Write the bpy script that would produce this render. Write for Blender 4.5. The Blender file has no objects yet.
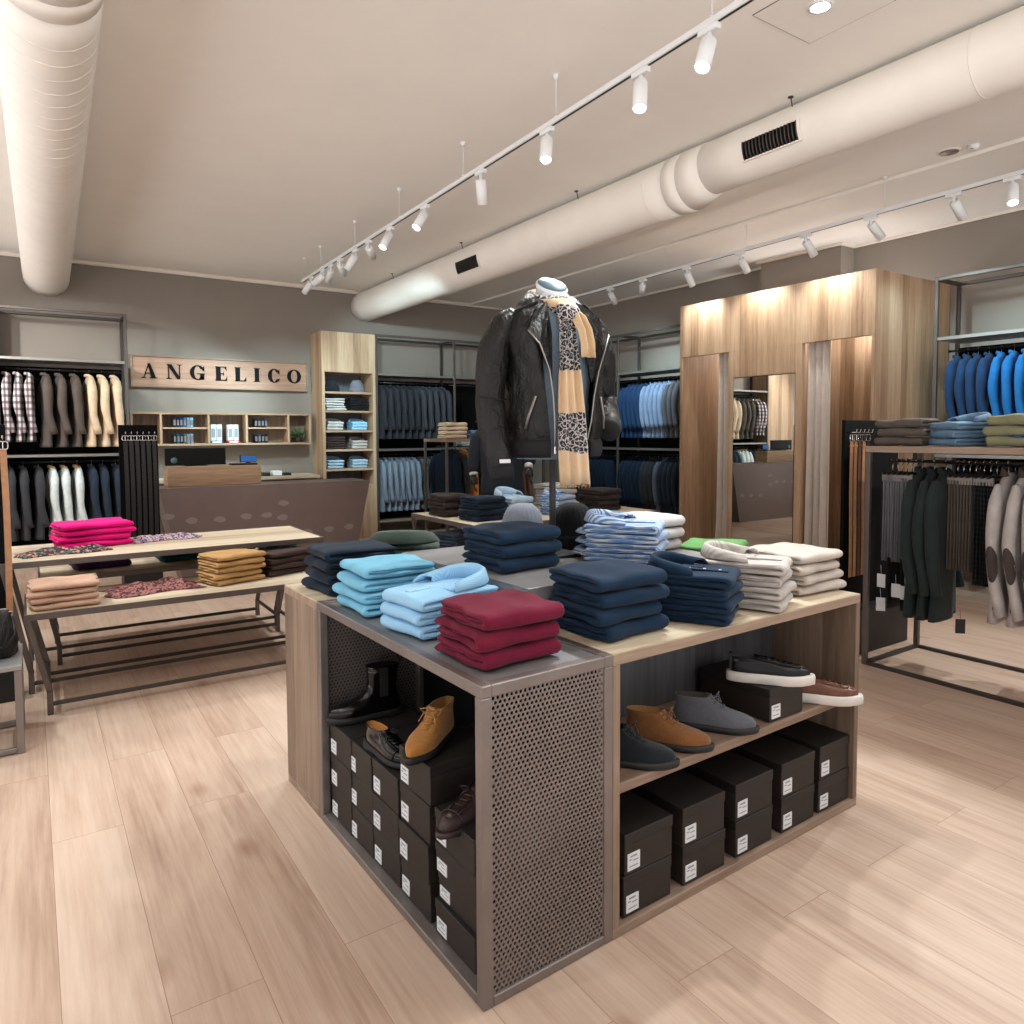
import bpy, math, random
from mathutils import Vector, Matrix
R = math.radians
PI = math.pi
rnd = random.Random(7)
C = bpy.context.scene.collection
sc = bpy.context.scene
sc.view_settings.view_transform = 'Standard'
sc.view_settings.look = 'None'
sc.view_settings.exposure = -0.16
sc.view_settings.gamma = 1.0
sc.view_settings.use_curve_mapping = False

# ------------------------------------------------------------------ materials
def srgb(r, g, b):
    f = lambda c: (c / 255 / 12.92) if c / 255 <= .04045 else ((c / 255 + .055) / 1.055) ** 2.4
    return (f(r), f(g), f(b), 1)

def new_mat(name):
    m = bpy.data.materials.new(name); m.use_nodes = True
    nt = m.node_tree; b = nt.nodes['Principled BSDF']
    return m, nt, b

def noise(nt, scale, detail=4, vec=None, rough=.55):
    n = nt.nodes.new('ShaderNodeTexNoise'); n.inputs['Scale'].default_value = scale
    n.inputs['Detail'].default_value = detail; n.inputs['Roughness'].default_value = rough
    if vec: nt.links.new(vec, n.inputs['Vector'])
    return n

def ramp(nt, fac, stops):
    r = nt.nodes.new('ShaderNodeValToRGB'); e = r.color_ramp.elements
    e[0].position, e[0].color = stops[0]; e[1].position, e[1].color = stops[-1]
    for p, c in stops[1:-1]:
        q = e.new(p); q.color = c
    nt.links.new(fac, r.inputs['Fac']); return r

def coords(nt, scale=(1, 1, 1), rot=(0, 0, 0), kind='Object'):
    tc = nt.nodes.new('ShaderNodeTexCoord'); mp = nt.nodes.new('ShaderNodeMapping')
    mp.inputs['Scale'].default_value = scale; mp.inputs['Rotation'].default_value = rot
    nt.links.new(tc.outputs[kind], mp.inputs['Vector']); return mp.outputs['Vector']

def bump(nt, b, fac, strength=.2, dist=.01):
    n = nt.nodes.new('ShaderNodeBump'); n.inputs['Strength'].default_value = strength
    n.inputs['Distance'].default_value = dist
    nt.links.new(fac, n.inputs['Height']); nt.links.new(n.outputs['Normal'], b.inputs['Normal'])

def mul(c, k): return (min(1, c[0] * k), min(1, c[1] * k), min(1, c[2] * k), 1)

def plain(name, col, rough=.5, metal=0, var=.12, scale=8, bmp=0, bscale=60, spec=.5, coat=0):
    m, nt, b = new_mat(name)
    v = coords(nt)
    n = noise(nt, scale, 4, v)
    r = ramp(nt, n.outputs['Fac'], [(.3, mul(col, 1 - var)), (.7, mul(col, 1 + var))])
    nt.links.new(r.outputs['Color'], b.inputs['Base Color'])
    b.inputs['Roughness'].default_value = rough; b.inputs['Metallic'].default_value = metal
    b.inputs['Specular IOR Level'].default_value = spec
    b.inputs['Coat Weight'].default_value = coat
    if bmp:
        n2 = noise(nt, bscale, 3, v); bump(nt, b, n2.outputs['Fac'], bmp, .004)
    return m

def fabric(name, col, var=.18, bscale=260, bmp=.35, sheen=.06, rough=.9):
    m, nt, b = new_mat(name)
    v = coords(nt)
    n = noise(nt, 14, 5, v)
    n3 = noise(nt, bscale, 2, v)
    mx = nt.nodes.new('ShaderNodeMath'); mx.operation = 'ADD'
    nt.links.new(n.outputs['Fac'], mx.inputs[0]); nt.links.new(n3.outputs['Fac'], mx.inputs[1])
    hf = nt.nodes.new('ShaderNodeMath'); hf.operation = 'MULTIPLY'; hf.inputs[1].default_value = .5
    nt.links.new(mx.outputs[0], hf.inputs[0])
    r = ramp(nt, hf.outputs[0], [(.35, mul(col, 1 - var)), (.65, mul(col, 1 + var))])
    nt.links.new(r.outputs['Color'], b.inputs['Base Color'])
    b.inputs['Roughness'].default_value = rough
    b.inputs['Specular IOR Level'].default_value = .2
    b.inputs['Sheen Weight'].default_value = sheen
    bump(nt, b, n3.outputs['Fac'], bmp, .002)
    return m

def striped(name, base, stripe, scale=120, axis='X', width=.5, second=None):
    m, nt, b = new_mat(name)
    v = coords(nt)
    w = nt.nodes.new('ShaderNodeTexWave'); w.wave_type = 'BANDS'; w.bands_direction = axis
    w.inputs['Scale'].default_value = scale; w.inputs['Distortion'].default_value = .15
    nt.links.new(v, w.inputs['Vector'])
    r = ramp(nt, w.outputs['Fac'], [(width - .08, base), (width + .08, stripe)])
    out = r.outputs['Color']
    if second:
        w2 = nt.nodes.new('ShaderNodeTexWave'); w2.bands_direction = second[0]
        w2.inputs['Scale'].default_value = second[1]; nt.links.new(v, w2.inputs['Vector'])
        r2 = ramp(nt, w2.outputs['Fac'], [(.45, (1, 1, 1, 1)), (.6, second[2])])
        mx = nt.nodes.new('ShaderNodeMix'); mx.data_type = 'RGBA'; mx.blend_type = 'MULTIPLY'
        mx.inputs[0].default_value = 1
        nt.links.new(out, mx.inputs[6]); nt.links.new(r2.outputs['Color'], mx.inputs[7]); out = mx.outputs[2]
    nt.links.new(out, b.inputs['Base Color']); b.inputs['Roughness'].default_value = .85
    n3 = noise(nt, 250, 2, v); bump(nt, b, n3.outputs['Fac'], .25, .002)
    return m

def wood(name, dark, mid, light, grain='z', plank=.11, rough=.55, knots=True, pvar=.35):
    """oak: grain stretched along one axis, boards of slightly different tone side by side"""
    m, nt, b = new_mat(name)
    s = {'x': (.9, 16, 16), 'y': (16, .9, 16), 'z': (16, 16, .9)}[grain]
    v = coords(nt, s)
    n1 = noise(nt, 1.3, 7, v, .65)
    n2 = noise(nt, 5.5, 5, v, .7)
    # board index from the two axes across the grain
    tc = nt.nodes.new('ShaderNodeTexCoord'); sep = nt.nodes.new('ShaderNodeSeparateXYZ')
    nt.links.new(tc.outputs['Object'], sep.inputs[0])
    ax = {'x': ('Y', 'Z'), 'y': ('X', 'Z'), 'z': ('X', 'Y')}[grain]
    ad = nt.nodes.new('ShaderNodeMath'); ad.operation = 'ADD'
    nt.links.new(sep.outputs[ax[0]], ad.inputs[0]); nt.links.new(sep.outputs[ax[1]], ad.inputs[1])
    dv = nt.nodes.new('ShaderNodeMath'); dv.operation = 'DIVIDE'; dv.inputs[1].default_value = plank
    nt.links.new(ad.outputs[0], dv.inputs[0])
    fl = nt.nodes.new('ShaderNodeMath'); fl.operation = 'FLOOR'; nt.links.new(dv.outputs[0], fl.inputs[0])
    wn = nt.nodes.new('ShaderNodeTexWhiteNoise'); wn.noise_dimensions = '1D'
    nt.links.new(fl.outputs[0], wn.inputs['W'])
    a1 = nt.nodes.new('ShaderNodeMath'); a1.operation = 'MULTIPLY_ADD'
    nt.links.new(n2.outputs['Fac'], a1.inputs[0]); a1.inputs[1].default_value = .45
    nt.links.new(n1.outputs['Fac'], a1.inputs[2])
    a2 = nt.nodes.new('ShaderNodeMath'); a2.operation = 'MULTIPLY_ADD'
    nt.links.new(wn.outputs['Value'], a2.inputs[0]); a2.inputs[1].default_value = pvar
    nt.links.new(a1.outputs[0], a2.inputs[2])
    a3 = nt.nodes.new('ShaderNodeMath'); a3.operation = 'MULTIPLY'; a3.inputs[1].default_value = .56
    nt.links.new(a2.outputs[0], a3.inputs[0])
    r = ramp(nt, a3.outputs[0], [(.34, dark), (.5, mid), (.68, light)])
    nt.links.new(r.outputs['Color'], b.inputs['Base Color'])
    b.inputs['Roughness'].default_value = rough; b.inputs['Specular IOR Level'].default_value = .35
    bump(nt, b, n2.outputs['Fac'], .08, .003)
    return m

def emit(name, col, strength):
    m, nt, b = new_mat(name)
    b.inputs['Base Color'].default_value = col
    b.inputs['Emission Color'].default_value = col; b.inputs['Emission Strength'].default_value = strength
    return m

def floor_mat():
    m, nt, b = new_mat('oak_floor')
    tc = nt.nodes.new('ShaderNodeTexCoord')
    mp = nt.nodes.new('ShaderNodeMapping'); mp.inputs['Rotation'].default_value = (0, 0, R(90))
    mp.inputs['Location'].default_value = (-.45, .22, 0)
    nt.links.new(tc.outputs['Object'], mp.inputs['Vector'])
    br = nt.nodes.new('ShaderNodeTexBrick')
    br.offset = .37; br.offset_frequency = 2
    br.inputs['Scale'].default_value = 1; br.inputs['Brick Width'].default_value = 1.82
    br.inputs['Row Height'].default_value = .242; br.inputs['Mortar Size'].default_value = .0012
    br.inputs['Mortar Smooth'].default_value = .3; br.inputs['Bias'].default_value = 0
    br.inputs['Color1'].default_value = (0, 0, 0, 1); br.inputs['Color2'].default_value = (1, 1, 1, 1)
    br.inputs['Mortar'].default_value = (.5, .5, .5, 1)
    nt.links.new(mp.outputs['Vector'], br.inputs['Vector'])
    # shift the grain per board so it breaks at every joint
    sc_ = nt.nodes.new('ShaderNodeVectorMath'); sc_.operation = 'SCALE'; sc_.inputs['Scale'].default_value = 37
    nt.links.new(br.outputs['Color'], sc_.inputs[0])
    ad = nt.nodes.new('ShaderNodeVectorMath'); ad.operation = 'ADD'
    nt.links.new(tc.outputs['Object'], ad.inputs[0]); nt.links.new(sc_.outputs[0], ad.inputs[1])
    m2 = nt.nodes.new('ShaderNodeMapping'); m2.inputs['Scale'].default_value = (7, .8, 7)
    nt.links.new(ad.outputs[0], m2.inputs['Vector'])
    n1 = noise(nt, 1.0, 6, m2.outputs['Vector'], .62); n1.inputs['Distortion'].default_value = .6
    m3 = nt.nodes.new('ShaderNodeMapping'); m3.inputs['Scale'].default_value = (55, 2.2, 55)
    nt.links.new(ad.outputs[0], m3.inputs['Vector'])
    n2 = noise(nt, 1.0, 4, m3.outputs['Vector'], .6)
    m4 = nt.nodes.new('ShaderNodeMapping'); m4.inputs['Scale'].default_value = (3.2, 1.6, 3)
    nt.links.new(ad.outputs[0], m4.inputs['Vector'])
    vo = nt.nodes.new('ShaderNodeTexVoronoi'); vo.inputs['Scale'].default_value = 1.0
    nt.links.new(m4.outputs['Vector'], vo.inputs['Vector'])
    kn = ramp(nt, vo.outputs['Distance'], [(.02, (.62, .5, .42, 1)), (.16, (1, 1, 1, 1))])
    def madd(a, k, c):
        x = nt.nodes.new('ShaderNodeMath'); x.operation = 'MULTIPLY_ADD'
        nt.links.new(a, x.inputs[0]); x.inputs[1].default_value = k
        if c is not None: nt.links.new(c, x.inputs[2])
        else: x.inputs[2].default_value = 0
        return x.outputs[0]
    t = madd(n2.outputs['Fac'], .42, None); t = madd(n1.outputs['Fac'], .60, t)
    sp = nt.nodes.new('ShaderNodeSeparateColor'); nt.links.new(br.outputs['Color'], sp.inputs[0])
    t = madd(sp.outputs[0], .13, t)
    r = ramp(nt, t, [(.36, srgb(*FLOOR[0])), (.55, srgb(*FLOOR[1])), (.74, srgb(*FLOOR[2]))])
    mx = nt.nodes.new('ShaderNodeMix'); mx.data_type = 'RGBA'; mx.blend_type = 'MULTIPLY'; mx.inputs[0].default_value = .8
    nt.links.new(r.outputs['Color'], mx.inputs[6]); nt.links.new(kn.outputs['Color'], mx.inputs[7])
    mo = nt.nodes.new('ShaderNodeMix'); mo.data_type = 'RGBA'; mo.blend_type = 'MIX'
    nt.links.new(br.outputs['Fac'], mo.inputs[0]); nt.links.new(mx.outputs[2], mo.inputs[6])
    mo.inputs[7].default_value = srgb(150, 120, 98)
    nt.links.new(mo.outputs[2], b.inputs['Base Color'])
    b.inputs['Roughness'].default_value = .42; b.inputs['Specular IOR Level'].default_value = .35
    bump(nt, b, n2.outputs['Fac'], .05, .003)
    return m

FLOOR = [(164, 136, 118), (190, 164, 146), (206, 184, 167)]
M = {}
M['floor'] = floor_mat()
M['ceiling'] = plain('ceiling_paint', srgb(240, 236, 230), .9, var=.02, scale=2, bmp=.05, bscale=220)
M['wall'] = plain('taupe_paint', srgb(134, 125, 116), .85, var=.03, scale=3, bmp=.05, bscale=200)
M['trimw'] = plain('white_trim', srgb(226, 216, 204), .6, var=.02)
M['oakv'] = wood('oak_upright', srgb(142, 113, 88), srgb(176, 146, 117), srgb(200, 173, 145), 'z', .12)
M['oakx'] = wood('oak_lengthwise', srgb(142, 113, 88), srgb(176, 146, 117), srgb(200, 173, 145), 'x', .4)
M['oaky'] = wood('oak_crosswise', srgb(142, 113, 88), srgb(176, 146, 117), srgb(200, 173, 145), 'y', .4)
M['palex'] = wood('pale_oak_top', srgb(168, 150, 128), srgb(196, 180, 156), srgb(216, 202, 180), 'x', .18)
M['greyoak'] = wood('grey_oak_edge', srgb(116, 96, 82), srgb(146, 124, 108), srgb(170, 150, 132), 'x', .4)
M['greyoakv'] = wood('grey_oak_upright', srgb(110, 92, 78), srgb(140, 120, 104), srgb(166, 146, 128), 'z', .3)
M['darkoak'] = wood('dark_grey_oak_back', srgb(60, 60, 62), srgb(82, 82, 86), srgb(104, 104, 110), 'z', .3)
M['gun'] = plain('gunmetal', srgb(136, 128, 125), .42, .6, var=.12, scale=5, bmp=.04, bscale=90)
M['gunt'] = plain('brown_gunmetal', srgb(100, 92, 88), .45, .6, var=.12, scale=5)
M['gund'] = plain('dark_gunmetal', srgb(74, 68, 65), .45, .6, var=.1, scale=6)
M['steel'] = plain('light_steel', srgb(150, 146, 142), .38, .7, var=.12, scale=4, bmp=.03)
M['sheet'] = plain('grey_metal_sheet', srgb(152, 151, 153), .4, .45, var=.14, scale=6, bmp=.05, bscale=40)
M['chrome'] = plain('chrome', srgb(210, 210, 212), .15, 1, var=.02)
M['brass'] = plain('dull_brass', srgb(160, 150, 130), .3, 1, var=.05)
M['black'] = plain('black_lacquer', srgb(17, 17, 18), .45, 0, var=.15)
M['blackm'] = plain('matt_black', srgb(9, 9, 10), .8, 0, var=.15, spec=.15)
M['white'] = plain('white_enamel', srgb(222, 224, 226), .45, 0, var=.02)
M['duct'] = plain('duct_paint', srgb(236, 231, 224), .6, 0, var=.03, scale=3)
M['taupe'] = plain('taupe_laminate', srgb(124, 108, 103), .38, 0, var=.06, scale=5, spec=.45)
M['patch'] = plain('pale_filler', srgb(152, 140, 137), .7, 0, var=.06, scale=20)
M['box'] = plain('dark_brown_cardboard', srgb(38, 31, 28), .6, 0, var=.1, scale=30)
M['lid'] = plain('dark_card_lid', srgb(30, 26, 25), .55, 0, var=.1, scale=30)
M['paper'] = plain('white_label_paper', srgb(225, 230, 236), .7, 0, var=.03)
M['ink'] = plain('grey_print', srgb(150, 154, 162), .7)
M['sign'] = wood('sign_board_oak', srgb(138, 104, 86), srgb(168, 132, 110), srgb(188, 154, 132), 'x', .5)
M['letter'] = plain('black_letter', srgb(20, 19, 21), .8, spec=.15)
M['mirror'] = plain('mirror_silver', srgb(225, 228, 226), .01, 1, var=0)
M['curtain'] = fabric('linen_curtain', srgb(206, 196, 186), .08)
def leather(name, col, rough):
    m, nt, b = new_mat(name); v = coords(nt, (1, 1, .55))
    n1 = noise(nt, 16, 5, v, .6); n1.inputs['Distortion'].default_value = 1.2
    n2 = noise(nt, 240, 2, v)
    r = ramp(nt, n1.outputs['Fac'], [(.3, mul(col, .75)), (.7, mul(col, 1.25))]); nt.links.new(r.outputs['Color'], b.inputs['Base Color'])
    b.inputs['Roughness'].default_value = rough; b.inputs['Specular IOR Level'].default_value = .4
    ad = nt.nodes.new('ShaderNodeMath'); ad.operation = 'MULTIPLY_ADD'; nt.links.new(n2.outputs['Fac'], ad.inputs[0]); ad.inputs[1].default_value = .08; nt.links.new(n1.outputs['Fac'], ad.inputs[2])
    bump(nt, b, ad.outputs[0], .75, .03); return m
M['leather'] = leather('black_leather', srgb(11, 10, 10), .42)
M['rib'] = striped('ribbed_black_knit', srgb(9, 9, 9), srgb(19, 19, 20), 60, 'X')
M['cap'] = plain('slate_blue_cap', srgb(86, 110, 122), .5)
M['bust'] = plain('white_mannequin', srgb(214, 218, 224), .5, var=.03)
M['soleblack'] = plain('black_rubber', srgb(26, 27, 29), .6)
M['solewhite'] = plain('white_rubber', srgb(222, 218, 214), .55, var=.03)
M['glow'] = emit('lamp_glow', (1, .97, .93, 1), 14)
M['glowdim'] = emit('lamp_glow_soft', (1, .97, .93, 1), 5)
M['screen'] = plain('monitor_shell', srgb(12, 13, 14), .5, spec=.2)
M['leaf'] = plain('green_leaf', srgb(86, 118, 70), .5, var=.3, scale=30)
M['pot'] = plain('dark_pot', srgb(60, 52, 46), .6)
M['bluepl'] = plain('blue_display', srgb(44, 120, 214), .35)
FB = {}
def fab(key, r, g, b, **k):
    FB[key] = fabric('cloth_' + key, srgb(r, g, b), **k)
for k_, c_ in dict(navy=(17, 42, 66), navyd=(15, 31, 49), sky=(118, 184, 214), burg=(106, 20, 48), cream=(188, 179, 171), white=(190, 188, 186),
                   olive=(74, 88, 80), green=(92, 142, 84), beige=(192, 156, 134), tan=(184, 144, 92), brown=(66, 50, 46), dkbrown=(44, 36, 33), pink=(226, 12, 124),
                   purple=(58, 30, 72), teal=(14, 74, 74), black=(24, 24, 27), charcoal=(58, 58, 62), suit=(46, 48, 54), suitb=(60, 62, 68), greyblue=(120, 130, 146),
                   suitdark=(26, 29, 36), midgrey=(84, 82, 88), taupej=(84, 74, 68), sand=(208, 182, 154), whitej=(206, 212, 210), navyj=(38, 48, 62), blue=(24, 50, 84), bright=(26, 96, 156),
                   ltblue=(118, 134, 162), camel=(196, 136, 70), mauve=(120, 92, 88), grnblk=(40, 50, 50), heather=(186, 180, 180), greytr=(126, 128, 138), browntr=(96, 88, 82),
                   patch=(78, 68, 66), oliveg=(132, 132, 104), warmgrey=(92, 84, 78), denim=(48, 60, 76), tee=(128, 146, 164), ltshirt=(164, 188, 208), greyhat=(150, 150, 160),
                   bluegrey=(104, 134, 162), slate=(96, 102, 116)).items():
    fab(k_, *c_)
FB['ltblueshirt'] = striped('light_blue_poplin', srgb(140, 190, 226), srgb(158, 204, 236), 90, 'X')
FB['stripe'] = striped('blue_white_stripe', srgb(84, 126, 180), srgb(186, 196, 208), 26, 'X', .5)
FB['greige'] = striped('fine_beige_stripe', srgb(168, 162, 158), srgb(190, 184, 179), 24, 'X', .5)
FB['plaid'] = striped('plaid_check', srgb(206, 196, 192), srgb(132, 124, 130), 4.5, 'Z', .62, ('X', 9, srgb(150, 140, 150)))
FB['darkpat'] = striped('dark_check', srgb(22, 26, 30), srgb(44, 52, 56), 12, 'Z', .6, ('Y', 9, srgb(150, 160, 166)))
FB['greyrib'] = striped('ribbed_grey_knit', srgb(92, 98, 110), srgb(144, 148, 160), 18, 'X')
FB['blackrib'] = striped('ribbed_black_wool', srgb(16, 16, 18), srgb(32, 32, 36), 18, 'X')

def printed(name, cols, scale=40):
    m, nt, b = new_mat(name)
    v = coords(nt)
    vo = nt.nodes.new('ShaderNodeTexVoronoi'); vo.inputs['Scale'].default_value = scale
    nt.links.new(v, vo.inputs['Vector'])
    sp = nt.nodes.new('ShaderNodeSeparateColor'); nt.links.new(vo.outputs['Color'], sp.inputs[0])
    r = ramp(nt, sp.outputs[0], [(i / max(1, len(cols) - 1), c) for i, c in enumerate(cols)])
    r.color_ramp.interpolation = 'CONSTANT'
    nt.links.new(r.outputs['Color'], b.inputs['Base Color']); b.inputs['Roughness'].default_value = .8
    return m
FB['redprint'] = printed('red_printed_cloth', [srgb(84, 34, 40), srgb(150, 104, 98), srgb(70, 34, 44), srgb(150, 90, 86), srgb(170, 140, 130)], 85)
FB['darkprint'] = printed('dark_printed_cloth', [srgb(28, 30, 36), srgb(70, 92, 84), srgb(40, 42, 50), srgb(196, 130, 110), srgb(30, 30, 36), srgb(90, 100, 110)], 75)
FB['mauveprint'] = printed('mauve_printed_cloth', [srgb(120, 90, 120), srgb(170, 160, 170), srgb(60, 62, 84), srgb(190, 150, 150), srgb(90, 100, 120)], 85)

def scarf_mat():
    """cream tan wool with broad black and white paisley bands"""
    m, nt, b = new_mat('paisley_scarf')
    v = coords(nt)
    sep = nt.nodes.new('ShaderNodeSeparateXYZ'); nt.links.new(v, sep.inputs[0])
    vo = nt.nodes.new('ShaderNodeTexVoronoi'); vo.feature = 'DISTANCE_TO_EDGE'; vo.inputs['Scale'].default_value = 46
    nz = noise(nt, 30, 3, v)
    mixv = nt.nodes.new('ShaderNodeVectorMath'); mixv.operation = 'MULTIPLY_ADD'
    nt.links.new(nz.outputs['Color'], mixv.inputs[0]); mixv.inputs[1].default_value = (.03, .03, .03)
    nt.links.new(v, mixv.inputs[2]); nt.links.new(mixv.outputs[0], vo.inputs['Vector'])
    pat = ramp(nt, vo.outputs['Distance'], [(.05, srgb(196, 190, 188)), (.11, srgb(26, 28, 36)), (.3, srgb(26, 28, 36)), (.4, srgb(150, 148, 152))])
    n2 = noise(nt, 5, 4, v)
    ed = nt.nodes.new('ShaderNodeMath'); ed.operation = 'MULTIPLY_ADD'
    nt.links.new(n2.outputs['Fac'], ed.inputs[0]); ed.inputs[1].default_value = .09; nt.links.new(sep.outputs['Z'], ed.inputs[2])
    band = ramp(nt, ed.outputs[0], [(0, (0, 0, 0, 1)), (1, (0, 0, 0, 1))])
    e = band.color_ramp; e.interpolation = 'CONSTANT'
    for p, c in ((.20, 1), (.355, 0), (.52, 1), (.79, 0), (.825, 1), (.86, 0), (.885, 1)):
        q = e.elements.new(p); q.color = (c, c, c, 1)
    e.elements[-1].color = (1, 1, 1, 1)
    tan = ramp(nt, n2.outputs['Fac'], [(.3, srgb(202, 172, 136)), (.7, srgb(226, 200, 168))])
    mx = nt.nodes.new('ShaderNodeMix'); mx.data_type = 'RGBA'
    nt.links.new(band.outputs['Color'], mx.inputs[0]); nt.links.new(tan.outputs['Color'], mx.inputs[6]); nt.links.new(pat.outputs['Color'], mx.inputs[7])
    nt.links.new(mx.outputs[2], b.inputs['Base Color']); b.inputs['Roughness'].default_value = .9
    b.inputs['Sheen Weight'].default_value = .15
    return m
M['scarf'] = scarf_mat()
def suede(n, r, g, b_): return fabric(n, srgb(r, g, b_), .16, 120, .3, .25, .85)
SH = dict(navys=suede('navy_suede', 21, 27, 34), browns=suede('brown_suede', 128, 84, 48), greys=suede('grey_suede', 92, 94, 102), tans=suede('tan_suede', 172, 118, 58),
          blk=plain('black_polished_leather', srgb(10, 10, 12), .16, 0, .1, 20, .06, 60), blkm=plain('black_grain_leather', srgb(13, 16, 20), .36, 0, .15, 30, .2, 160, .35),
          brn=plain('woven_brown_leather', srgb(104, 62, 42), .4, 0, .3, 60, .4, 110), dbr=plain('dark_brown_leather', srgb(52, 38, 36), .3, 0, .15, 25, .25, 90))

# ------------------------------------------------------------------ mesh builder
class MB:
    def __init__(s): s.v, s.f, s.mi, s.sm = [], [], [], []
    def add(s, vs, fs, mat=0, smooth=False):
        o = len(s.v); s.v += [tuple(p) for p in vs]
        for f in fs:
            s.f.append(tuple(i + o for i in f)); s.mi.append(mat); s.sm.append(smooth)
        return s
    def box(s, x0, y0, z0, x1, y1, z1, bev=0, mat=0, M4=None):
        x0, x1 = min(x0, x1), max(x0, x1); y0, y1 = min(y0, y1), max(y0, y1); z0, z1 = min(z0, z1), max(z0, z1)
        if bev <= 0:
            vs = [(x, y, z) for z in (z0, z1) for y in (y0, y1) for x in (x0, x1)]
            fs = [(0, 2, 3, 1), (4, 5, 7, 6), (0, 1, 5, 4), (2, 6, 7, 3), (0, 4, 6, 2), (1, 3, 7, 5)]
        else:
            b = min(bev, (x1 - x0) * .45, (y1 - y0) * .45, (z1 - z0) * .45)
            vs = []; idx = {}
            for i, X in enumerate((x0, x1)):
                for j, Y in enumerate((y0, y1)):
                    for k, Z in enumerate((z0, z1)):
                        for a in range(3):
                            p = [X, Y, Z]
                            for q in range(3):
                                if q != a:
                                    p[q] += b if (i, j, k)[q] == 0 else -b
                            idx[i, j, k, a] = len(vs); vs.append(tuple(p))
            fs = []
            for a in range(3):
                o = [q for q in range(3) if q != a]
                for e in (0, 1):
                    ring = []
                    for (u, w) in ((0, 0), (1, 0), (1, 1), (0, 1)):
                        c = [0, 0, 0]; c[a] = e; c[o[0]] = u; c[o[1]] = w
                        ring.append(idx[c[0], c[1], c[2], a])
                    fs.append(tuple(ring))
                for u in (0, 1):
                    for w in (0, 1):
                        q = []
                        for e in (0, 1):
                            c = [0, 0, 0]; c[a] = e; c[o[0]] = u; c[o[1]] = w
                            q.append((idx[c[0], c[1], c[2], o[0]], idx[c[0], c[1], c[2], o[1]]))
                        fs.append((q[0][0], q[0][1], q[1][1], q[1][0]))
            for i in (0, 1):
                for j in (0, 1):
                    for k in (0, 1):
                        fs.append(tuple(idx[i, j, k, a] for a in range(3)))
        if M4: vs = [tuple(M4 @ Vector(p)) for p in vs]
        return s.add(vs, fs, mat)
    def bar(s, p, q, w=.03, h=None, bev=.003, mat=0, up=(0, 0, 1)):
        """square bar from p to q"""
        h = h or w; p = Vector(p); q = Vector(q); d = q - p; L = d.length; d.normalize()
        u = Vector(up)
        if abs(d.dot(u)) > .98: u = Vector((0, 1, 0))
        x = d.cross(u).normalized(); z = x.cross(d)
        M4 = Matrix(((x.x, d.x, z.x, p.x), (x.y, d.y, z.y, p.y), (x.z, d.z, z.z, p.z), (0, 0, 0, 1)))
        return s.box(-w / 2, 0, -h / 2, w / 2, L, h / 2, bev, mat, M4)
    def loft(s, rings, cap=True, mat=0, smooth=True, closed=True):
        n = len(rings[0]); vs = [p for r in rings for p in r]; fs = []
        for i in range(len(rings) - 1):
            for j in range(n if closed else n - 1):
                k = (j + 1) % n
                fs.append((i * n + j, i * n + k, (i + 1) * n + k, (i + 1) * n + j))
        if cap and closed:
            fs.append(tuple(range(n))[::-1]); fs.append(tuple((len(rings) - 1) * n + j for j in range(n)))
        return s.add(vs, fs, mat, smooth)
    def tube(s, pts, r=.01, n=8, mat=0, cap=True, flat=1.0, smooth=True):
        pts = [Vector(p) for p in pts]; rings = []
        d0 = (pts[1] - pts[0]).normalized()
        u = Vector((0, 0, 1)) if abs(d0.z) < .9 else Vector((0, 1, 0))
        x = d0.cross(u).normalized()
        for i, p in enumerate(pts):
            d = (pts[min(i + 1, len(pts) - 1)] - pts[max(i - 1, 0)]).normalized()
            x = (x - d * x.dot(d)).normalized(); y = d.cross(x)
            rr = r[i] if isinstance(r, (list, tuple)) else r
            ra, rb = rr if isinstance(rr, (list, tuple)) else (rr, rr * flat)
            rings.append([p + x * ra * math.cos(2 * PI * k / n) + y * rb * math.sin(2 * PI * k / n) for k in range(n)])
        return s.loft(rings, cap, mat, smooth)
    def lathe(s, prof, n=20, mat=0, c=(0, 0, 0), smooth=True, cap=True):
        rings = [[(c[0] + r * math.cos(2 * PI * k / n), c[1] + r * math.sin(2 * PI * k / n), c[2] + z) for k in range(n)] for r, z in prof]
        return s.loft(rings, cap, mat, smooth)
    def xf(s, M4):
        s.v = [tuple(M4 @ Vector(p)) for p in s.v]; return s
    def mesh(s, name, mats):
        me = bpy.data.meshes.new(name); me.from_pydata(s.v, [], s.f)
        for m in mats: me.materials.append(m)
        me.polygons.foreach_set('material_index', s.mi)
        me.polygons.foreach_set('use_smooth', s.sm)
        me.update(); return me
    def build(s, name, mats, parent=None, base=None, fix=True):
        """link as one object; base = world offset taken out of the vertices"""
        if not isinstance(mats, (list, tuple)): mats = [mats]
        if base is not None:
            b = Vector(base); s.v = [tuple(Vector(p) - b) for p in s.v]
        me = s.mesh(name, mats)
        if fix: fix_normals(me)
        o = bpy.data.objects.new(name, me); C.objects.link(o)
        if parent: o.parent = parent
        elif base is not None: o.location = base
        return o

import bmesh
def fix_normals(me):
    bm = bmesh.new(); bm.from_mesh(me); bmesh.ops.recalc_face_normals(bm, faces=bm.faces); bm.to_mesh(me); bm.free()

def tag(o, label, cat, group=None):
    o['label'] = label; o['category'] = cat
    if group: o['group'] = group
    return o
def thing(name, label, cat, loc=(0, 0, 0), rz=0, group=None):
    o = bpy.data.objects.new(name, None); o.empty_display_size = .1; C.objects.link(o)
    o.location = loc; o.rotation_euler = (0, 0, rz)
    return tag(o, label, cat, group)
def structure(o): o['kind'] = 'structure'; return o

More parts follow.
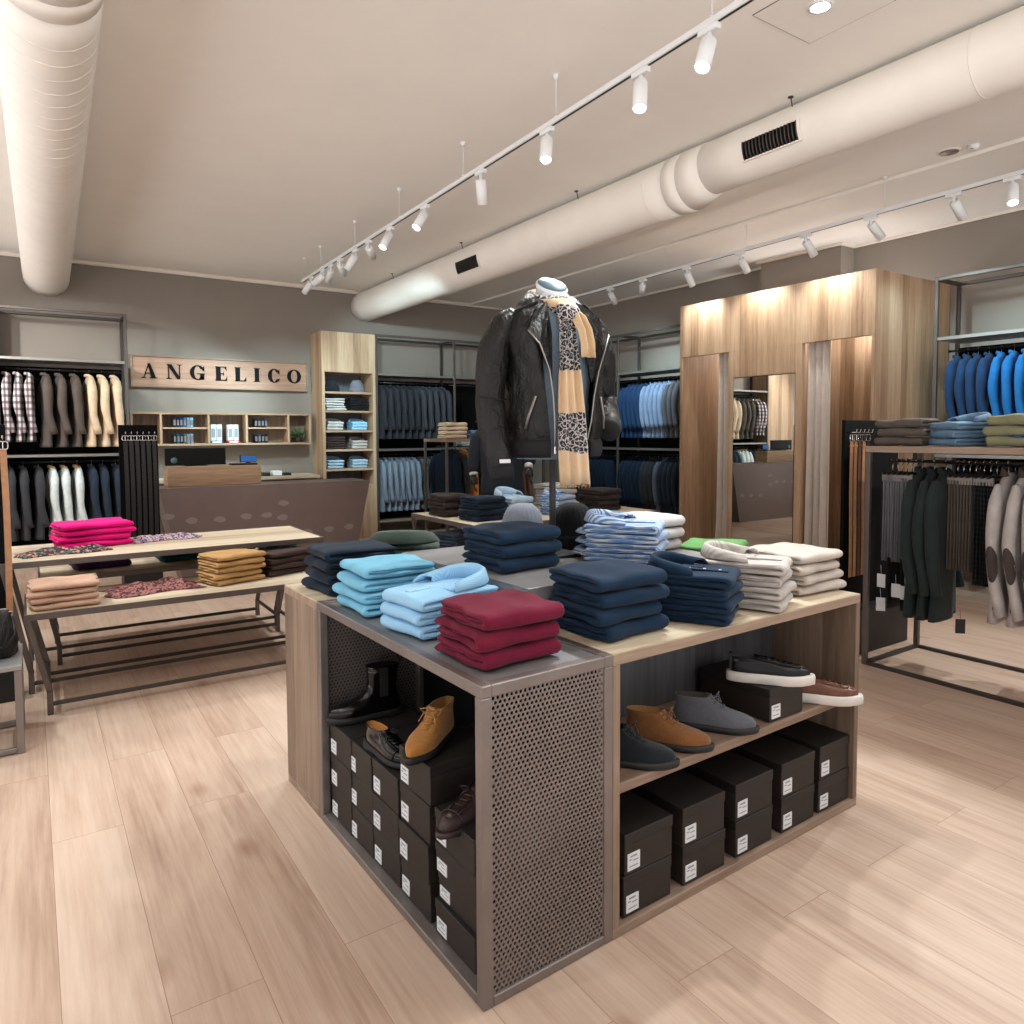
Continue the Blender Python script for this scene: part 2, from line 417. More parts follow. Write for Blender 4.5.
def dup(o, parent=None):
    c = o.copy(); C.objects.link(c)
    if parent: c.parent = parent
    for ch in list(o.children): dup(ch, c)
    return c
def recolour(o, mp):
    """object-level materials: mp = {part name stem: material}"""
    stem = o.name.split('.')[0]
    if stem in mp and o.type == 'MESH':
        ms = mp[stem] if isinstance(mp[stem], (list, tuple)) else [mp[stem]]
        for i, m in enumerate(ms):
            if i < len(o.material_slots):
                o.material_slots[i].link = 'OBJECT'; o.material_slots[i].material = m
    for ch in o.children: recolour(ch, mp)
class Proto:
    """first use hands out the original, later uses hand out copies of it and its parts"""
    def __init__(s, make): s.make, s.o, s.used = make, None, False
    def get(s):
        if s.o is None: s.o = s.make(); return s.o
        return dup(s.o)
ORD = ['first', 'second', 'third', 'fourth', 'fifth', 'sixth', 'seventh', 'eighth', 'ninth', 'tenth', 'eleventh', 'twelfth', 'thirteenth', 'fourteenth', 'fifteenth']
def from_top(i, n):      # i counted from below
    k = n - 1 - i
    if n == 1: return 'single'
    if k == 0: return 'topmost'
    if i == 0: return 'lowest'
    return ORD[k] + ' from top'
def from_left(i, n):
    if i == 0: return 'leftmost'
    if i == n - 1: return 'rightmost'
    return ORD[i] + ' from left'

# ------------------------------------------------------------------ the setting
XR, YB, ZC, XL, YF = 8.09, 10.6, 3.75, -3.8, -3.2
structure(MB().box(XL, YF, -.1, XR + .2, YB + .2, 0).build('floor', M['floor']))
structure(MB().box(XL, YF, ZC, XR + .2, YB + .2, ZC + .15).build('ceiling', M['ceiling']))
structure(MB().box(XL, YB, 0, XR + .2, YB + .2, ZC).build('wall_back', M['wall']))
structure(MB().box(XR, YF, 0, XR + .2, YB, ZC).build('wall_right', M['wall']))
w = MB().box(7.82, 4.86, 3.05, XR, 5.95, ZC); structure(w.build('wall_pier', M['wall']))
w = MB().box(XL, YB - .045, ZC - .055, XR - .045, YB, ZC, .012); structure(w.build('trim_1', M['trimw']))
w = MB().box(XR - .045, YF, ZC - .055, XR, YB, ZC, .012); structure(w.build('trim_2', M['trimw']))
w = MB().box(7.775, 4.815, ZC - .055, XR - .045, 5.995, ZC, .012); structure(w.build('trim_3', M['trimw']))
w = MB().box(XL, YB - .018, 0, XR, YB, .08, .004); structure(w.build('baseboard_back', M['greyoak']))
w = MB().box(XR - .018, YF, 0, XR, YB - .018, .08, .004); structure(w.build('baseboard_right', M['greyoakv']))
w = MB().box(6.25, YF, ZC - .03, XR - .045, YB - .045, ZC, .004); structure(w.build('ceiling_soffit', M['ceiling']))
# ceiling access hatch with a recessed lamp in it
t = thing('ceiling_hatch', 'square access hatch flush in the ceiling above the display block, holding a bright round lamp', 'ceiling hatch', (3.24, 2.05, ZC - .006))
b = MB()
for (x0, y0, x1, y1) in ((0, 0, .5, .003), (0, .487, .5, .49), (0, 0, .003, .49), (.497, 0, .5, .49)): b.box(x0, y0, .002, x1, y1, .006)
b.build('hatch_frame', M['gun'], t)
MB().box(.004, .004, .001, .496, .486, .006).build('hatch_panel', M['ceiling'], t)
t = thing('ceiling_downlight', 'bright round recessed downlight in the ceiling hatch', 'downlight', (3.46, 2.29, ZC - .014))
b = MB(); b.lathe([(.045, .008), (.06, .008), (.062, 0), (.046, 0), (.045, .008)], 24, cap=False); b.build('rim', M['white'], t)
MB().lathe([(.001, .002), (.046, .002), (.046, .007), (.001, .007)], 24).build('lens', emit('downlight_glow', (.97, 1, .98, 1), 90), t)

# round air ducts along the ceiling
DS = [0.0]
def ring_tube(b, y0, y1, r0, r1, xc0, z0, z1, n=40, seg=1, mat=0, cap=True):
    rings = []
    for i in range(seg + 1):
        k = i / seg; y = y0 + (y1 - y0) * k; r = r0 + (r1 - r0) * k; z = z0 + (z1 - z0) * k; xc = xc0 + DS[0] * (y - YB)
        rings.append([(xc + r * math.cos(2 * PI * j / n), y, z + r * math.sin(2 * PI * j / n)) for j in range(n)])
    b.loft(rings, cap, mat)
def spiral_duct(name, label, xc, zc, r, ysplit, r2, z2, grilles, seams, re=None, drift=0.0):
    re = re or r; DS[0] = drift
    t = thing(name, label, 'air duct', (xc, YB, zc))
    b = MB(); ring_tube(b, YB, ysplit + .12, r, re, xc, zc, zc, seg=30)
    b.build('duct_pipe', M['duct'], t, t.location)
    b = MB(); ring_tube(b, ysplit + .12, ysplit - .03, re * 1.02, re * 1.02, xc, zc, zc); ring_tube(b, ysplit - .03, ysplit - .22, re * 1.02, r2 * 1.02, xc, zc, z2)
    b.build('duct_reducer', M['duct'], t, t.location)
    b = MB(); ring_tube(b, ysplit - .2, YF + .1, r2, r2, xc, z2, z2, seg=20); b.build('duct_pipe', M['duct'], t, t.location)
    for y in seams:
        rr, zz = (r + (re - r) * (YB - y) / (YB - ysplit), zc) if y > ysplit else (r2, z2)
        b = MB(); ring_tube(b, y + .004, y - .004, rr + .0015, rr + .0015, xc, zz, zz); b.build('seam_ring', M['duct'], t, t.location)
    for (y0, y1, a0, a1) in grilles:
        rr, zz = (r, zc) if y1 > ysplit else (r2, z2)
        def P(a, y, e=0): return (xc + (rr + e) * math.cos(R(a)), y, zz + (rr + e) * math.sin(R(a)))
        b = MB()
        b.loft([[P(a0, y0, .002), P(a0, y1, .002), P(a0, y1, .012), P(a0, y0, .012)] if False else [P(a0 + (a1 - a0) * i / 8, y0, .003), P(a0 + (a1 - a0) * i / 8, y1, .003), P(a0 + (a1 - a0) * i / 8, y1, .006), P(a0 + (a1 - a0) * i / 8, y0, .006)] for i in range(9)])
        g = b.build('air_grille', M['blackm'], t, t.location)
        b = MB(); nb = 15
        for k in range(nb + 1):
            y = y0 + (y1 - y0) * k / nb
            b.loft([[P(a0 + (a1 - a0) * i / 8, y - .004, .006), P(a0 + (a1 - a0) * i / 8, y + .004, .006), P(a0 + (a1 - a0) * i / 8, y + .004, .016), P(a0 + (a1 - a0) * i / 8, y - .004, .016)] for i in range(9)], smooth=False)
        b.build('vane', M['gund'], g, t.location)
        b = MB()
        for a in (a0, a1): b.bar(P(a, y0 - .02, .008), P(a, y1 + .02, .008), .02, .012)
        for y in (y0 - .012, y1 + .012):
            b.loft([[P(a0 + (a1 - a0) * i / 8, y - .012, .002), P(a0 + (a1 - a0) * i / 8, y + .012, .002), P(a0 + (a1 - a0) * i / 8, y + .012, .014), P(a0 + (a1 - a0) * i / 8, y - .012, .014)] for i in range(9)], smooth=False)
        b.build('grille_frame', M['duct'], g, t.location)
    for y in (9.2, 7.3, 5.2, 3.0):
        rr, zz = (r, zc) if y > ysplit else (r2, z2)
        for sx in (-1, 1):
            b = MB()
            xd = xc + drift * (y - YB)
            b.tube([(xd + sx * (rr * .62), y, zz + rr * .62), (xd + sx * (rr * .72 + .01), y, ZC)], .004, 6)
            b.lathe([(.018, 0), (.018, .006)], 10, c=(xd + sx * (rr * .72 + .01), y, ZC - .006))
            b.build('hanger_rod', M['gund'], t, t.location)
    return t
spiral_duct('air_duct', 'fat ribbed round air duct running along the ceiling on the left, without grilles',  .24, 3.50, .243, 3.55, .207, 3.512, [], [10.2 - .165 * i for i in range(39)] + [3.66, 3.30], re=.212, drift=.0165)
spiral_duct('air_duct', 'long smooth round air duct with two black grilles over the display block', 4.37, 3.515, .222, 3.98, .19, 3.55,
            [(2.92, 3.34, 176, 214), (6.86, 7.32, 178, 214)], [7.9, 5.6, 4.3, 1.9])
# small ceiling devices
t = thing('ceiling_speaker', 'round grey speaker grille in the ceiling near the right track', 'speaker', (6.07, 2.88, ZC - .01))
MB().lathe([(.001, 0), (.075, 0), (.085, .004), (.085, .01), (.001, .01)], 28).build('speaker_rim', M['duct'], t)
MB().lathe([(.001, -.003), (.07, -.003), (.07, .002), (.001, .002)], 28).build('speaker_grille', M['gun'], t)
t = thing('smoke_detector', 'small white smoke detector with a red mark beside the round speaker', 'smoke detector', (6.10, 2.715, ZC - .04))
MB().lathe([(.001, 0), (.022, 0), (.035, .012), (.04, .03), (.04, .04), (.001, .04)], 20).build('detector_body', M['white'], t)
MB().box(-.03, -.012, .004, -.018, .012, .016, .002).build('red_mark', plain('red_plastic', srgb(150, 40, 40), .5), t)
t = thing('smoke_detector', 'small white smoke detector on the ceiling above the mannequin head', 'smoke detector', (5.35, 6.75, ZC - .04))
MB().lathe([(.001, 0), (.025, 0), (.04, .014), (.05, .03), (.05, .04), (.001, .04)], 20).build('detector_body', M['white'], t)

# ------------------------------------------------------------------ lighting tracks and spotlights
def point_light(loc, aim, energy, cone, col=(1, .93, .86), r=.04, blend=.7, name='spot_lamp'):
    l = bpy.data.lights.new(name, 'SPOT'); l.energy = energy; l.spot_size = R(cone); l.spot_blend = blend
    l.color = col; l.shadow_soft_size = r
    o = bpy.data.objects.new(name, l); C.objects.link(o); o.location = loc
    o.rotation_euler = (Vector(aim) - Vector(loc)).to_track_quat('-Z', 'Y').to_euler(); return o
def track(name, label, p, q, rods):
    t = thing(name, label, 'lighting track', p)
    b = MB(); b.bar(p, q, .036, .032, .004); b.build('track_rail', M['white'], t, p)
    d = (Vector(q) - Vector(p)).normalized(); x = d.cross(Vector((0, 0, 1)))
    b = MB(); b.bar(Vector(p) + d * .05 + Vector((0, 0, -.0165)), Vector(q) - d * .05 + Vector((0, 0, -.0165)), .012, .004, 0); b.build('track_groove', M['black'], t, p)
    for s in rods:
        c = Vector(p) + d * s
        b = MB(); b.tube([c + Vector((0, 0, .016)), Vector((c.x, c.y, ZC))], .0025, 6); b.lathe([(.012, 0), (.02, .018), (.02, .03)], 10, c=(c.x, c.y, ZC - .03)); b.lathe([(.012, 0), (.008, .02)], 8, c=(c.x, c.y, c.z + .014))
        b.build('suspension_rod', M['white'], t, p)
    return t
TA0, TA1 = (2.915, 9.06, 3.475), (2.62, -1.2, 3.475)
TB0, TB1 = (6.42, 8.05, 3.46), (6.0, -.6, 3.46)
track('lighting_track', 'suspended white lighting track running over the display block, left of the round duct', TA0, TA1, [.08, .75, 1.9, 3.05, 4.25, 5.45, 6.7, 8.3])
track('lighting_track', 'suspended white lighting track running past the fitting room on the right', TB0, TB1, [.5, 1.9, 3.1, 4.6, 6.2])
track('lighting_track', 'added white lighting track above the nested tables, outside the picture', (-1.0, 9.3, 3.475), (-1.0, -1.2, 3.475), [.1, 2.5, 5, 7.5])  # unseen track added to carry extra spots over the left tables
def make_head():
    o = bpy.data.objects.new('track_spotlight', None); C.objects.link(o); o.empty_display_size = .1
    b = MB(); b.box(-.017, -.06, -.03, .017, .06, 0, .004); b.lathe([(.012, -.05), (.012, -.03)], 12); b.build('adapter', M['white'], o)
    k = bpy.data.objects.new('lamp_head', None)
    b = MB(); b.lathe([(.001, .085), (.034, .085), (.038, .08), (.0385, -.085), (.034, -.085), (.034, -.07), (.001, -.07)], 24); b.lathe([(.012, .084), (.012, .1), (.001, .1)], 12)
    h = b.build('lamp_housing', M['white'], o); h.location = (0, 0, -.145)
    MB().lathe([(.001, -.076), (.0335, -.076), (.0335, -.069), (.001, -.069)], 24).build('lens', M['glow'], h)
    return o
HEAD = Proto(make_head)
KE = .64
COOL = (.66, .93, 1)
def head(p, aim, energy, label, cone=84, lit=True, col=(.97, 1, .98)):
    o = HEAD.get(); o.location = p; tag(o, label, 'spotlight', 'track spotlights')
    h = [c for c in o.children if c.name.startswith('lamp_housing')][0]
    hp = Vector(p) + Vector((0, 0, -.145))
    d = (Vector(aim) - hp).normalized()
    # pivot near the top of the housing so that it stays under its adapter
    h.rotation_euler = (-d).to_track_quat('Z', 'Y').to_euler()
    h.location = Vector((0, 0, -.06)) + d * .09
    if energy > 0:
        lp = Vector(p) + h.location + d * .10
        point_light(lp, Vector(lp) + d, energy * KE, cone, col)
    return o
def onA(y): k = (y - TA0[1]) / (TA1[1] - TA0[1]); return (TA0[0] + (TA1[0] - TA0[0]) * k, y, 3.459)
def onB(y): k = (y - TB0[1]) / (TB1[1] - TB0[1]); return (TB0[0] + (TB1[0] - TB0[0]) * k, y, 3.444)
NAM = 'white spotlight on the display block track, '
A_HEADS = [(8.68, (2.1, 10.6, 1.45), 340, 58), (8.22, (1.5, 10.6, 1.5), 340, 58), (7.93, (3.1, 10.6, 1.5), 290, 58), (7.63, (4.9, 10.6, 1.75), 380, 62), (7.15, (1.7, 8.3, .9), 130, 70), (6.78, (5.6, 10.4, 1.7), 460, 60),
           (6.24, (1.2, 5.6, .8), 200, 84), (5.49, (1.0, 5.0, .6), 200, 84), (4.55, (3.3, 5.0, .9), 200, 84), (3.71, (2.0, 2.9, .9), 170, 84), (2.85, (2.1, 2.3, .9), 190, 84), (2.38, (1.6, 2.0, .9), 190, 84)]
N_A = ['outermost at the sign end', 'second from the sign end', 'third from the sign end', 'fourth from the sign end', 'fifth from the sign end', 'sixth from the sign end',
       'seventh from the sign end', 'eighth from the sign end', 'above the mannequin left shoulder', 'tilted, midway along the track', 'upright, glowing, second from the hatch', 'tilted, glowing, nearest the hatch']
for (y, aim, e, cn_), n in zip(A_HEADS, N_A): head(onA(y), aim, e, NAM + n, cn_, col=COOL if y > 6.7 and y != 7.15 else (.97, 1, .98))
NBM = 'white spotlight on the fitting room track, '
B_HEADS = [(7.19, (7.9, 7.7, 1.9), 220, 70), (6.56, (7.9, 8.5, 1.9), 220, 70), (5.81, (6.66, 5.85, 2.86), 62, 112), (5.03, (6.66, 5.03, 2.86), 62, 112), (4.24, (6.66, 4.2, 2.86), 62, 112), (3.58, (7.8, 3.2, 1.8), 190, 74), (2.88, (7.8, 2.7, 1.8), 190, 74), (2.46, (5.0, 1.9, .9), 260, 84)]
for i, (y, aim, e, cn_) in enumerate(B_HEADS): head(onB(y), aim, e, NBM + ORD[i] + ' counting from its far end', cn_, col=COOL if i in (0, 1, 5, 6) else (.97, 1, .98))
OUT = 'added white spotlight outside the picture, '  # extra spots added out of view to light the block, racks and floor
for i, (p, aim, e) in enumerate([(onA(1.5), (1.3, 1.9, .6), 90), (onA(.4), (1.6, 1.2, 0), 60), (onA(-.6), (.6, .6, 0), 40), (onB(1.4), (4.9, 2.1, .8), 320), (onB(.3), (3.6, .6, 0), 90),
        ((-1, 8.6, 3.459), (.4, 10.5, 1.4), 330), ((-1, 7.6, 3.459), (.6, 10.2, .9), 300), ((-1, 6.4, 3.459), (.4, 5.6, .8), 200), ((-1, 5.0, 3.459), (.5, 4.9, .5), 200), ((-1, 3.4, 3.459), (-.4, 4.0, .3), 180), ((-1, 2.0, 3.459), (.1, 2.4, 0), 80), ((-1, .6, 3.459), (0, 1.0, 0), 40)]):
    head(p, aim, e, OUT + ORD[i] + ' of those behind and beside the viewer')

WLOW, WUP = 3.5, .7
# added fill through the open front and left side, brighter from below for the ceiling
wd = bpy.data.worlds.new('open_side_fill'); sc.world = wd; wd.use_nodes = True
bg = wd.node_tree.nodes['Background']; wt = wd.node_tree; tcw = wt.nodes.new('ShaderNodeTexCoord'); spw = wt.nodes.new('ShaderNodeSeparateXYZ')
wt.links.new(tcw.outputs['Generated'], spw.inputs[0])
mrw = wt.nodes.new('ShaderNodeMapRange'); mrw.inputs['From Min'].default_value = -.06; mrw.inputs['From Max'].default_value = .06
mrw.inputs['To Min'].default_value = WLOW; mrw.inputs['To Max'].default_value = WUP
wt.links.new(spw.outputs['Z'], mrw.inputs['Value']); wt.links.new(mrw.outputs['Result'], bg.inputs[1])
bg.inputs[0].default_value = (1, .97, .95, 1)

# ------------------------------------------------------------------ camera
cam = bpy.data.cameras.new('camera'); co = bpy.data.objects.new('camera', cam); C.objects.link(co)
yr, pit, rol = R(56.183), R(2.966), R(-.2645)
fwh = Vector((math.cos(yr), math.sin(yr), 0)); rh = Vector((math.sin(yr), -math.cos(yr), 0))
fw = fwh * math.cos(pit) - Vector((0, 0, math.sin(pit))); up0 = rh.cross(fw)
r_ = rh * math.cos(rol) + up0 * math.sin(rol); u_ = up0 * math.cos(rol) - rh * math.sin(rol)
co.matrix_world = Matrix(((r_.x, u_.x, -fw.x, 0), (r_.y, u_.y, -fw.y, 0), (r_.z, u_.z, -fw.z, 1.55), (0, 0, 0, 1)))
cam.sensor_width = 36; cam.lens = 719.81 / 1024 * 36; cam.shift_y = -(512 - 471.16) / 1024; cam.clip_start = .05
sc.camera = co

# ------------------------------------------------------------------ central display block (four cabinets around a plinth)
UA = R(1.55); UO = Vector((.961, 1.584, 0))
def UW(u, v, z=0):
    return Vector((UO.x + u * math.cos(UA) - v * math.sin(UA), UO.y + u * math.sin(UA) + v * math.cos(UA), z))
UT = .888
def perforated(b, w, h, th, pitch=.0152, rad=.0053, mat=0):
    """sheet in the x-z plane with staggered round holes, hole walls included"""
    nx = int(w / pitch) - 0; rowh = pitch * .866; nz = int(h / rowh)
    px = w / (nx + .5); pz = h / nz; n = 8
    for side, y in ((0, 0), (1, th)):
        for k in range(nz):
            off = 0 if k % 2 else px / 2
            z0 = k * pz
            # filler at the short end
            xs = (nx * px, w) if k % 2 else (0, px / 2)
            if xs[1] - xs[0] > 1e-4:
                b.add([(xs[0], y, z0), (xs[1], y, z0), (xs[1], y, z0 + pz), (xs[0], y, z0 + pz)], [(0, 1, 2, 3) if side == 0 else (3, 2, 1, 0)], mat)
            for i in range(nx):
                cx = off + (i + .5) * px; cz = z0 + pz / 2
                out = []; inn = []
                for j in range(n):
                    a = 2 * PI * (j + .5) / n; c, s_ = math.cos(a), math.sin(a)
                    inn.append((cx + rad * c, y, cz + rad * s_))
                    q = max(abs(c) / (px / 2), abs(s_) / (pz / 2)); 
                    # corners of the cell for odd directions
                    out.append((cx + (px / 2) * (1 if c > 0 else -1) if abs(c) > abs(s_) else cx + c / q, y, cz + (pz / 2) * (1 if s_ > 0 else -1) if abs(s_) >= abs(c) else cz + s_ / q))
                fs = [(j, (j + 1) % n, n + (j + 1) % n, n + j) for j in range(n)]
                if side: fs = [f[::-1] for f in fs]
                vs = out + inn
                # exact cell corners
                cor = [(cx + px / 2, y, cz + pz / 2), (cx - px / 2, y, cz + pz / 2), (cx - px / 2, y, cz - pz / 2), (cx + px / 2, y, cz - pz / 2)]
                vs += cor; fs += [(1, 16, 0), (3, 17, 2), (5, 18, 4), (7, 19, 6)] if side == 0 else [(0, 16, 1), (2, 17, 3), (4, 18, 5), (6, 19, 7)]
                b.add(vs, fs, mat)
                if side == 0:
                    vs = inn + [(p[0], th, p[2]) for p in inn]
                    b.add(vs, [(j, n + j, n + (j + 1) % n, (j + 1) % n) for j in range(n)], mat)
    return b
def metal_cabinet(loc, rz, label, L=1.208, W=.471):
    """open-fronted metal shelf: long open side faces local -x, perforated ends"""
    t = thing('metal_cabinet', label, 'display cabinet', loc, rz); s = .034; H = UT
    for nm, segs in (('post', None),):
        for (u, v) in ((0, 0), (W - s, 0), (0, L - s), (W - s, L - s)):
            MB().box(u, v, 0, u + s, v + s, H - s, .003).build('post', M['gun'], t)
    for z in (0, H - s):
        zz = (z, z + s) if z else (0, .03)
        for u in (0, W - s): MB().box(u, s if not z else 0, zz[0], u + s, L - s if not z else L, zz[1], .003).build('side_rail', M['gun'], t)
        for v in (0, L - s): MB().box(s, v, zz[0], W - s, v + s, zz[1], .003).build('end_rail', M['gun'], t)
    MB().box(s, s, H - .012, W - s, L - s, H - .004, .002).build('top_sheet', M['sheet'], t)
    MB().box(s * .5, s * .5, .02, W - s * .5, L - s * .5, .0295, .002).build('bottom_sheet', M['gun'], t)
    MB().box(W - .012, s, .03, W - .008, L - s, H - s).build('back_sheet', M['blackm'], t)  # near-black: the shade inside the cabinet is put into its colour
    for v in (.006, L - .010):
        b = perforated(MB(), W - 2 * s, H - .03 - s, .003)
        o = b.build('perforated_panel', M['gun'], t, fix=False); o.location = (s, v, .03)
    return t
def wood_cabinet(loc, rz, label, L, D, shelf=None):
    """wooden shelf open towards local -y"""
    t = thing('wooden_cabinet', label, 'display cabinet', loc, rz); s = .03; H = UT
    MB().box(0, 0, H - .036, L, D, H - .003, .002).build('top_board', M['greyoak'], t)
    MB().box(.001, .001, H - .0035, L - .001, D - .001, H).build('top_veneer', M['palex2'], t)
    MB().box(0, 0, 0, L, D, .032, .002).build('bottom_board', M['greyoak'], t)
    for x in (0, L - s): MB().box(x, 0, .032, x + s, D, H - .036, .002).build('side_panel', M['greyoakv'], t)
    MB().box(s, D - .018, .032, L - s, D, H - .036).build('back_panel', M['darkoak'], t)
    if shelf: MB().box(s, .004, shelf - .031, L - s, D - .018, shelf, .002).build('shelf', M['greyoak'], t)
    return t
M['palex2'] = M['palex']
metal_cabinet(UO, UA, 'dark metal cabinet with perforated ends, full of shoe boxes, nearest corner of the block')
UL, UD = 1.383, .40
wood_cabinet(UW(.471, 0), UA, 'wooden open cabinet with a shelf of shoes over a double row of boxes', UL, UD, .48)
p = UW(UL, 1.208 + .396); wood_cabinet(p, UA + PI, 'wooden cabinet end closing the left rear corner of the block', UL, .396, .48)
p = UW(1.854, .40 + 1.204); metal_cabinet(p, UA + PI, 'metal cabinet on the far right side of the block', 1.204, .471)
t = thing('display_plinth', 'low grey plinth on top of the block carrying the navy sweaters and the bust', 'plinth', UW(.425, .365, UT + .001), UA)
PT = 1.03
MB().box(0, 0, 0, 1.05, .93, PT - UT - .004, .004).build('plinth_box', M['sheet'], t)
b = MB()
for k in range(4): pass
MB().box(-.002, -.002, PT - UT - .005, 1.052, .932, PT - UT - .001, .002).build('plinth_top', M['sheet'], t)

# ------------------------------------------------------------------ wall racks
def wall_rack(name, label, loc, rz, L, D, posts, shelf=2.47, rails=(2.345, 1.235), mid=1.33, H=3.05, low=None, backs=True):
    t = thing(name, label, 'clothes rack', loc, rz); s = .034
    for x in posts:
        MB().box(x, 0, 0, x + s, s, H, .003).build('front_post', M['gunt'], t)
        MB().box(x, D - s, 0, x + s, D, H, .003).build('back_post', M['gund'], t)
        MB().box(x, s, H - s, x + s, D - s, H, .003).build('top_side_rail', M['gund'], t)
    for a, b_ in zip(posts[:-1], posts[1:]):
        MB().box(a + s, 0, H - s, b_, s, H, .003).build('top_front_rail', M['gunt'], t)
        MB().box(a + s, D - s, H - s, b_, D, H, .003).build('top_back_rail', M['gund'], t)
        MB().box(a + s, .004, shelf - .034, b_, D - .004, shelf, .003).build('upper_shelf', M['steel'], t)
        if mid: MB().box(a + s, .004, mid - .03, b_, D - .004, mid, .003).build('middle_shelf', M['steel'], t)
        if low: MB().box(a + s, .004, low - .03, b_, D - .004, low, .003).build('lower_shelf', M['greyoak'], t)
        for z in rails:
            if z:
                b = MB(); b.tube([(a + s, D * .5, z), (b_, D * .5, z)], .011, 8); b.build('hanging_rail', M['black'], t)
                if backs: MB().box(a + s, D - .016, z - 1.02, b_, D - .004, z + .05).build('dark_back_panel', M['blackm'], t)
    return t
RD = .47
wall_rack('wall_rack', 'two-tier metal clothes rack left of the sign, with plaid, brown and beige jackets', (-.30, 10.12, 0), 0, 1.35, RD, (0, 1.315))
wall_rack('wall_rack', 'two-tier metal clothes rack right of the wooden tower, with dark suits over grey ones', (4.335, 10.12, 0), 0, 2.7, RD, (0, 1.335, 2.67), low=.24)
wall_rack('wall_rack', 'two-tier metal clothes rack of blue suits left of the fitting room', (7.5, 9.64, 0), -PI / 2, 2.72, RD, (0, 1.33, 2.66))
wall_rack('wall_rack', 'tall metal wall rack of bright blue jackets at the right edge', (7.38, 3.60, 0), -PI / 2, 1.5, RD, (0, 1.47))

# ------------------------------------------------------------------ wooden tower with shelves
def tower(label, x0, x1, open_z, shelves):
    t = thing('shelf_tower', label, 'shelving unit', (x0, 10.12, 0)); W = x1 - x0; D = .47; s = .045; H = 3.035
    for x in (0, W - s): MB().box(x, 0, 0, x + s, D, H, .002).build('side_panel', M['oakv'], t)
    MB().box(s, D - .015, 0, W - s, D, H).build('back_panel', M['darkoak'], t)
    if shelves:
        MB().box(s, 0, open_z[1], W - s, .02, H, .002).build('upper_panel', M['oakv'], t)
        MB().box(s, 0, 0, W - s, .02, open_z[0], .002).build('lower_panel', M['oakv'], t)
        MB().box(s, .02, open_z[1], W - s, D - .015, open_z[1] + .03).build('shelf', M['oakx'], t)
        for z in shelves: MB().box(s, .004, z - .03, W - s, D - .015, z, .002).build('shelf', M['oakx'], t)
    else:
        MB().box(s, 0, 0, W - s, .02, H, .002).build('front_panel', M['oakv'], t)
    MB().box(s, .02, H - .03, W - s, D - .015, H).build('top_board', M['oakx'], t)
    return t
TZ = [2.175, 1.90, 1.614, 1.335, 1.05]
tower('oak shelf tower between the sign and the dark suits, with hats and folded shirts', 3.508, 4.33, (.80, 2.455), TZ + [.80])
tower('plain oak tower left of the left clothes rack, outside the picture', -1.25, -.305, None, None)

# ------------------------------------------------------------------ fitting room
FX, FY0, FY1, FH = 6.66, 3.78, 6.23, 3.09
t = thing('fitting_room', 'oak-clad fitting room box with two curtained openings and a mirror', 'fitting room', (FX, FY0, 0)); T = .05
def fr(x0, y0, z0, x1, y1, z1, nm, m=None): return MB().box(x0, y0, z0, x1, y1, z1, .002).build(nm, m or M['oakv'], t, t.location)
fr(FX, FY0, 2.47, FX + T, FY1, FH, 'header_panel')
fr(FX, 5.49, 0, FX + T, 5.425, 2.47, 'front_panel'); fr(FX, 4.625, 2.175, FX + T, 5.425, 2.47, 'front_panel'); fr(FX, 4.55, 0, FX + T, 4.625, 2.47, 'front_panel')
fr(FX + .02, 4.625, 0, FX + T, 5.425, 2.175, 'mirror_backing', M['gund'])
fr(FX + .001, 4.632, .012, FX + .0195, 5.418, 2.168, 'mirror', M['mirror'])
fr(FX, FY1 - .035, 0, FX + T, FY1, 2.47, 'front_panel'); fr(FX, FY0, 0, FX + T, FY0 + .03, 2.47, 'front_panel')
fr(FX + T, FY0, 0, XR - .02, FY0 + .03, FH, 'side_panel'); fr(FX + T, FY1 - .035, 0, XR - .02, FY1, FH, 'side_panel')
fr(FX + T, 4.98, 0, XR - .02, 5.03, FH, 'partition'); fr(XR - .05, FY0 + .03, 0, XR - .02, FY1 - .035, 3.04, 'rear_panel')
fr(FX, FY0, FH - .03, XR - .02, FY1, FH, 'roof_board', M['oaky']) if False else None
for (y0, y1) in ((3.80, 4.57), (5.47, 6.21)):
    b = MB(); b.tube([(FX + .10, y0 + .02, 2.50), (FX + .10, y1 - .01, 2.50)], .012, 8); b.build('curtain_rail', M['gund'], t, t.location)
fr(FX + .55, FY0 + .031, .50, XR - .051, 4.30, .54, 'bench_seat', M['greyoak']); fr(FX + .60, FY0 + .031, 0, FX + .64, 4.26, .50, 'bench_front', M['oakv'])
for k_, y_ in enumerate((5.62, 4.40)):  # unseen lamps added behind the header to brighten the cubicle interiors
    tl = thing('cubicle_fill_lamp', 'added unseen fill lamp inside the %s fitting room cubicle, above its opening' % ('far', 'near')[k_], 'lamp', (XR - .051, y_, 2.72))
    b = MB(); b.lathe([(.001, 0), (.055, 0), (.055, .03), (.045, .04), (.001, .04)], 20); b.xf(Matrix.Rotation(-PI / 2, 4, 'Y')); b.build('lamp_body', M['white'], tl)
    b = MB(); b.lathe([(.001, .041), (.043, .041), (.040, .048), (.001, .05)], 20); b.xf(Matrix.Rotation(-PI / 2, 4, 'Y')); b.build('lens', M['glow'], tl)
    l_ = bpy.data.lights.new('cubicle_fill_light', 'POINT'); l_.energy = 22; l_.shadow_soft_size = .05
    o_l = bpy.data.objects.new('cubicle_fill_light', l_); C.objects.link(o_l); o_l.location = (XR - .20, y_, 2.72)
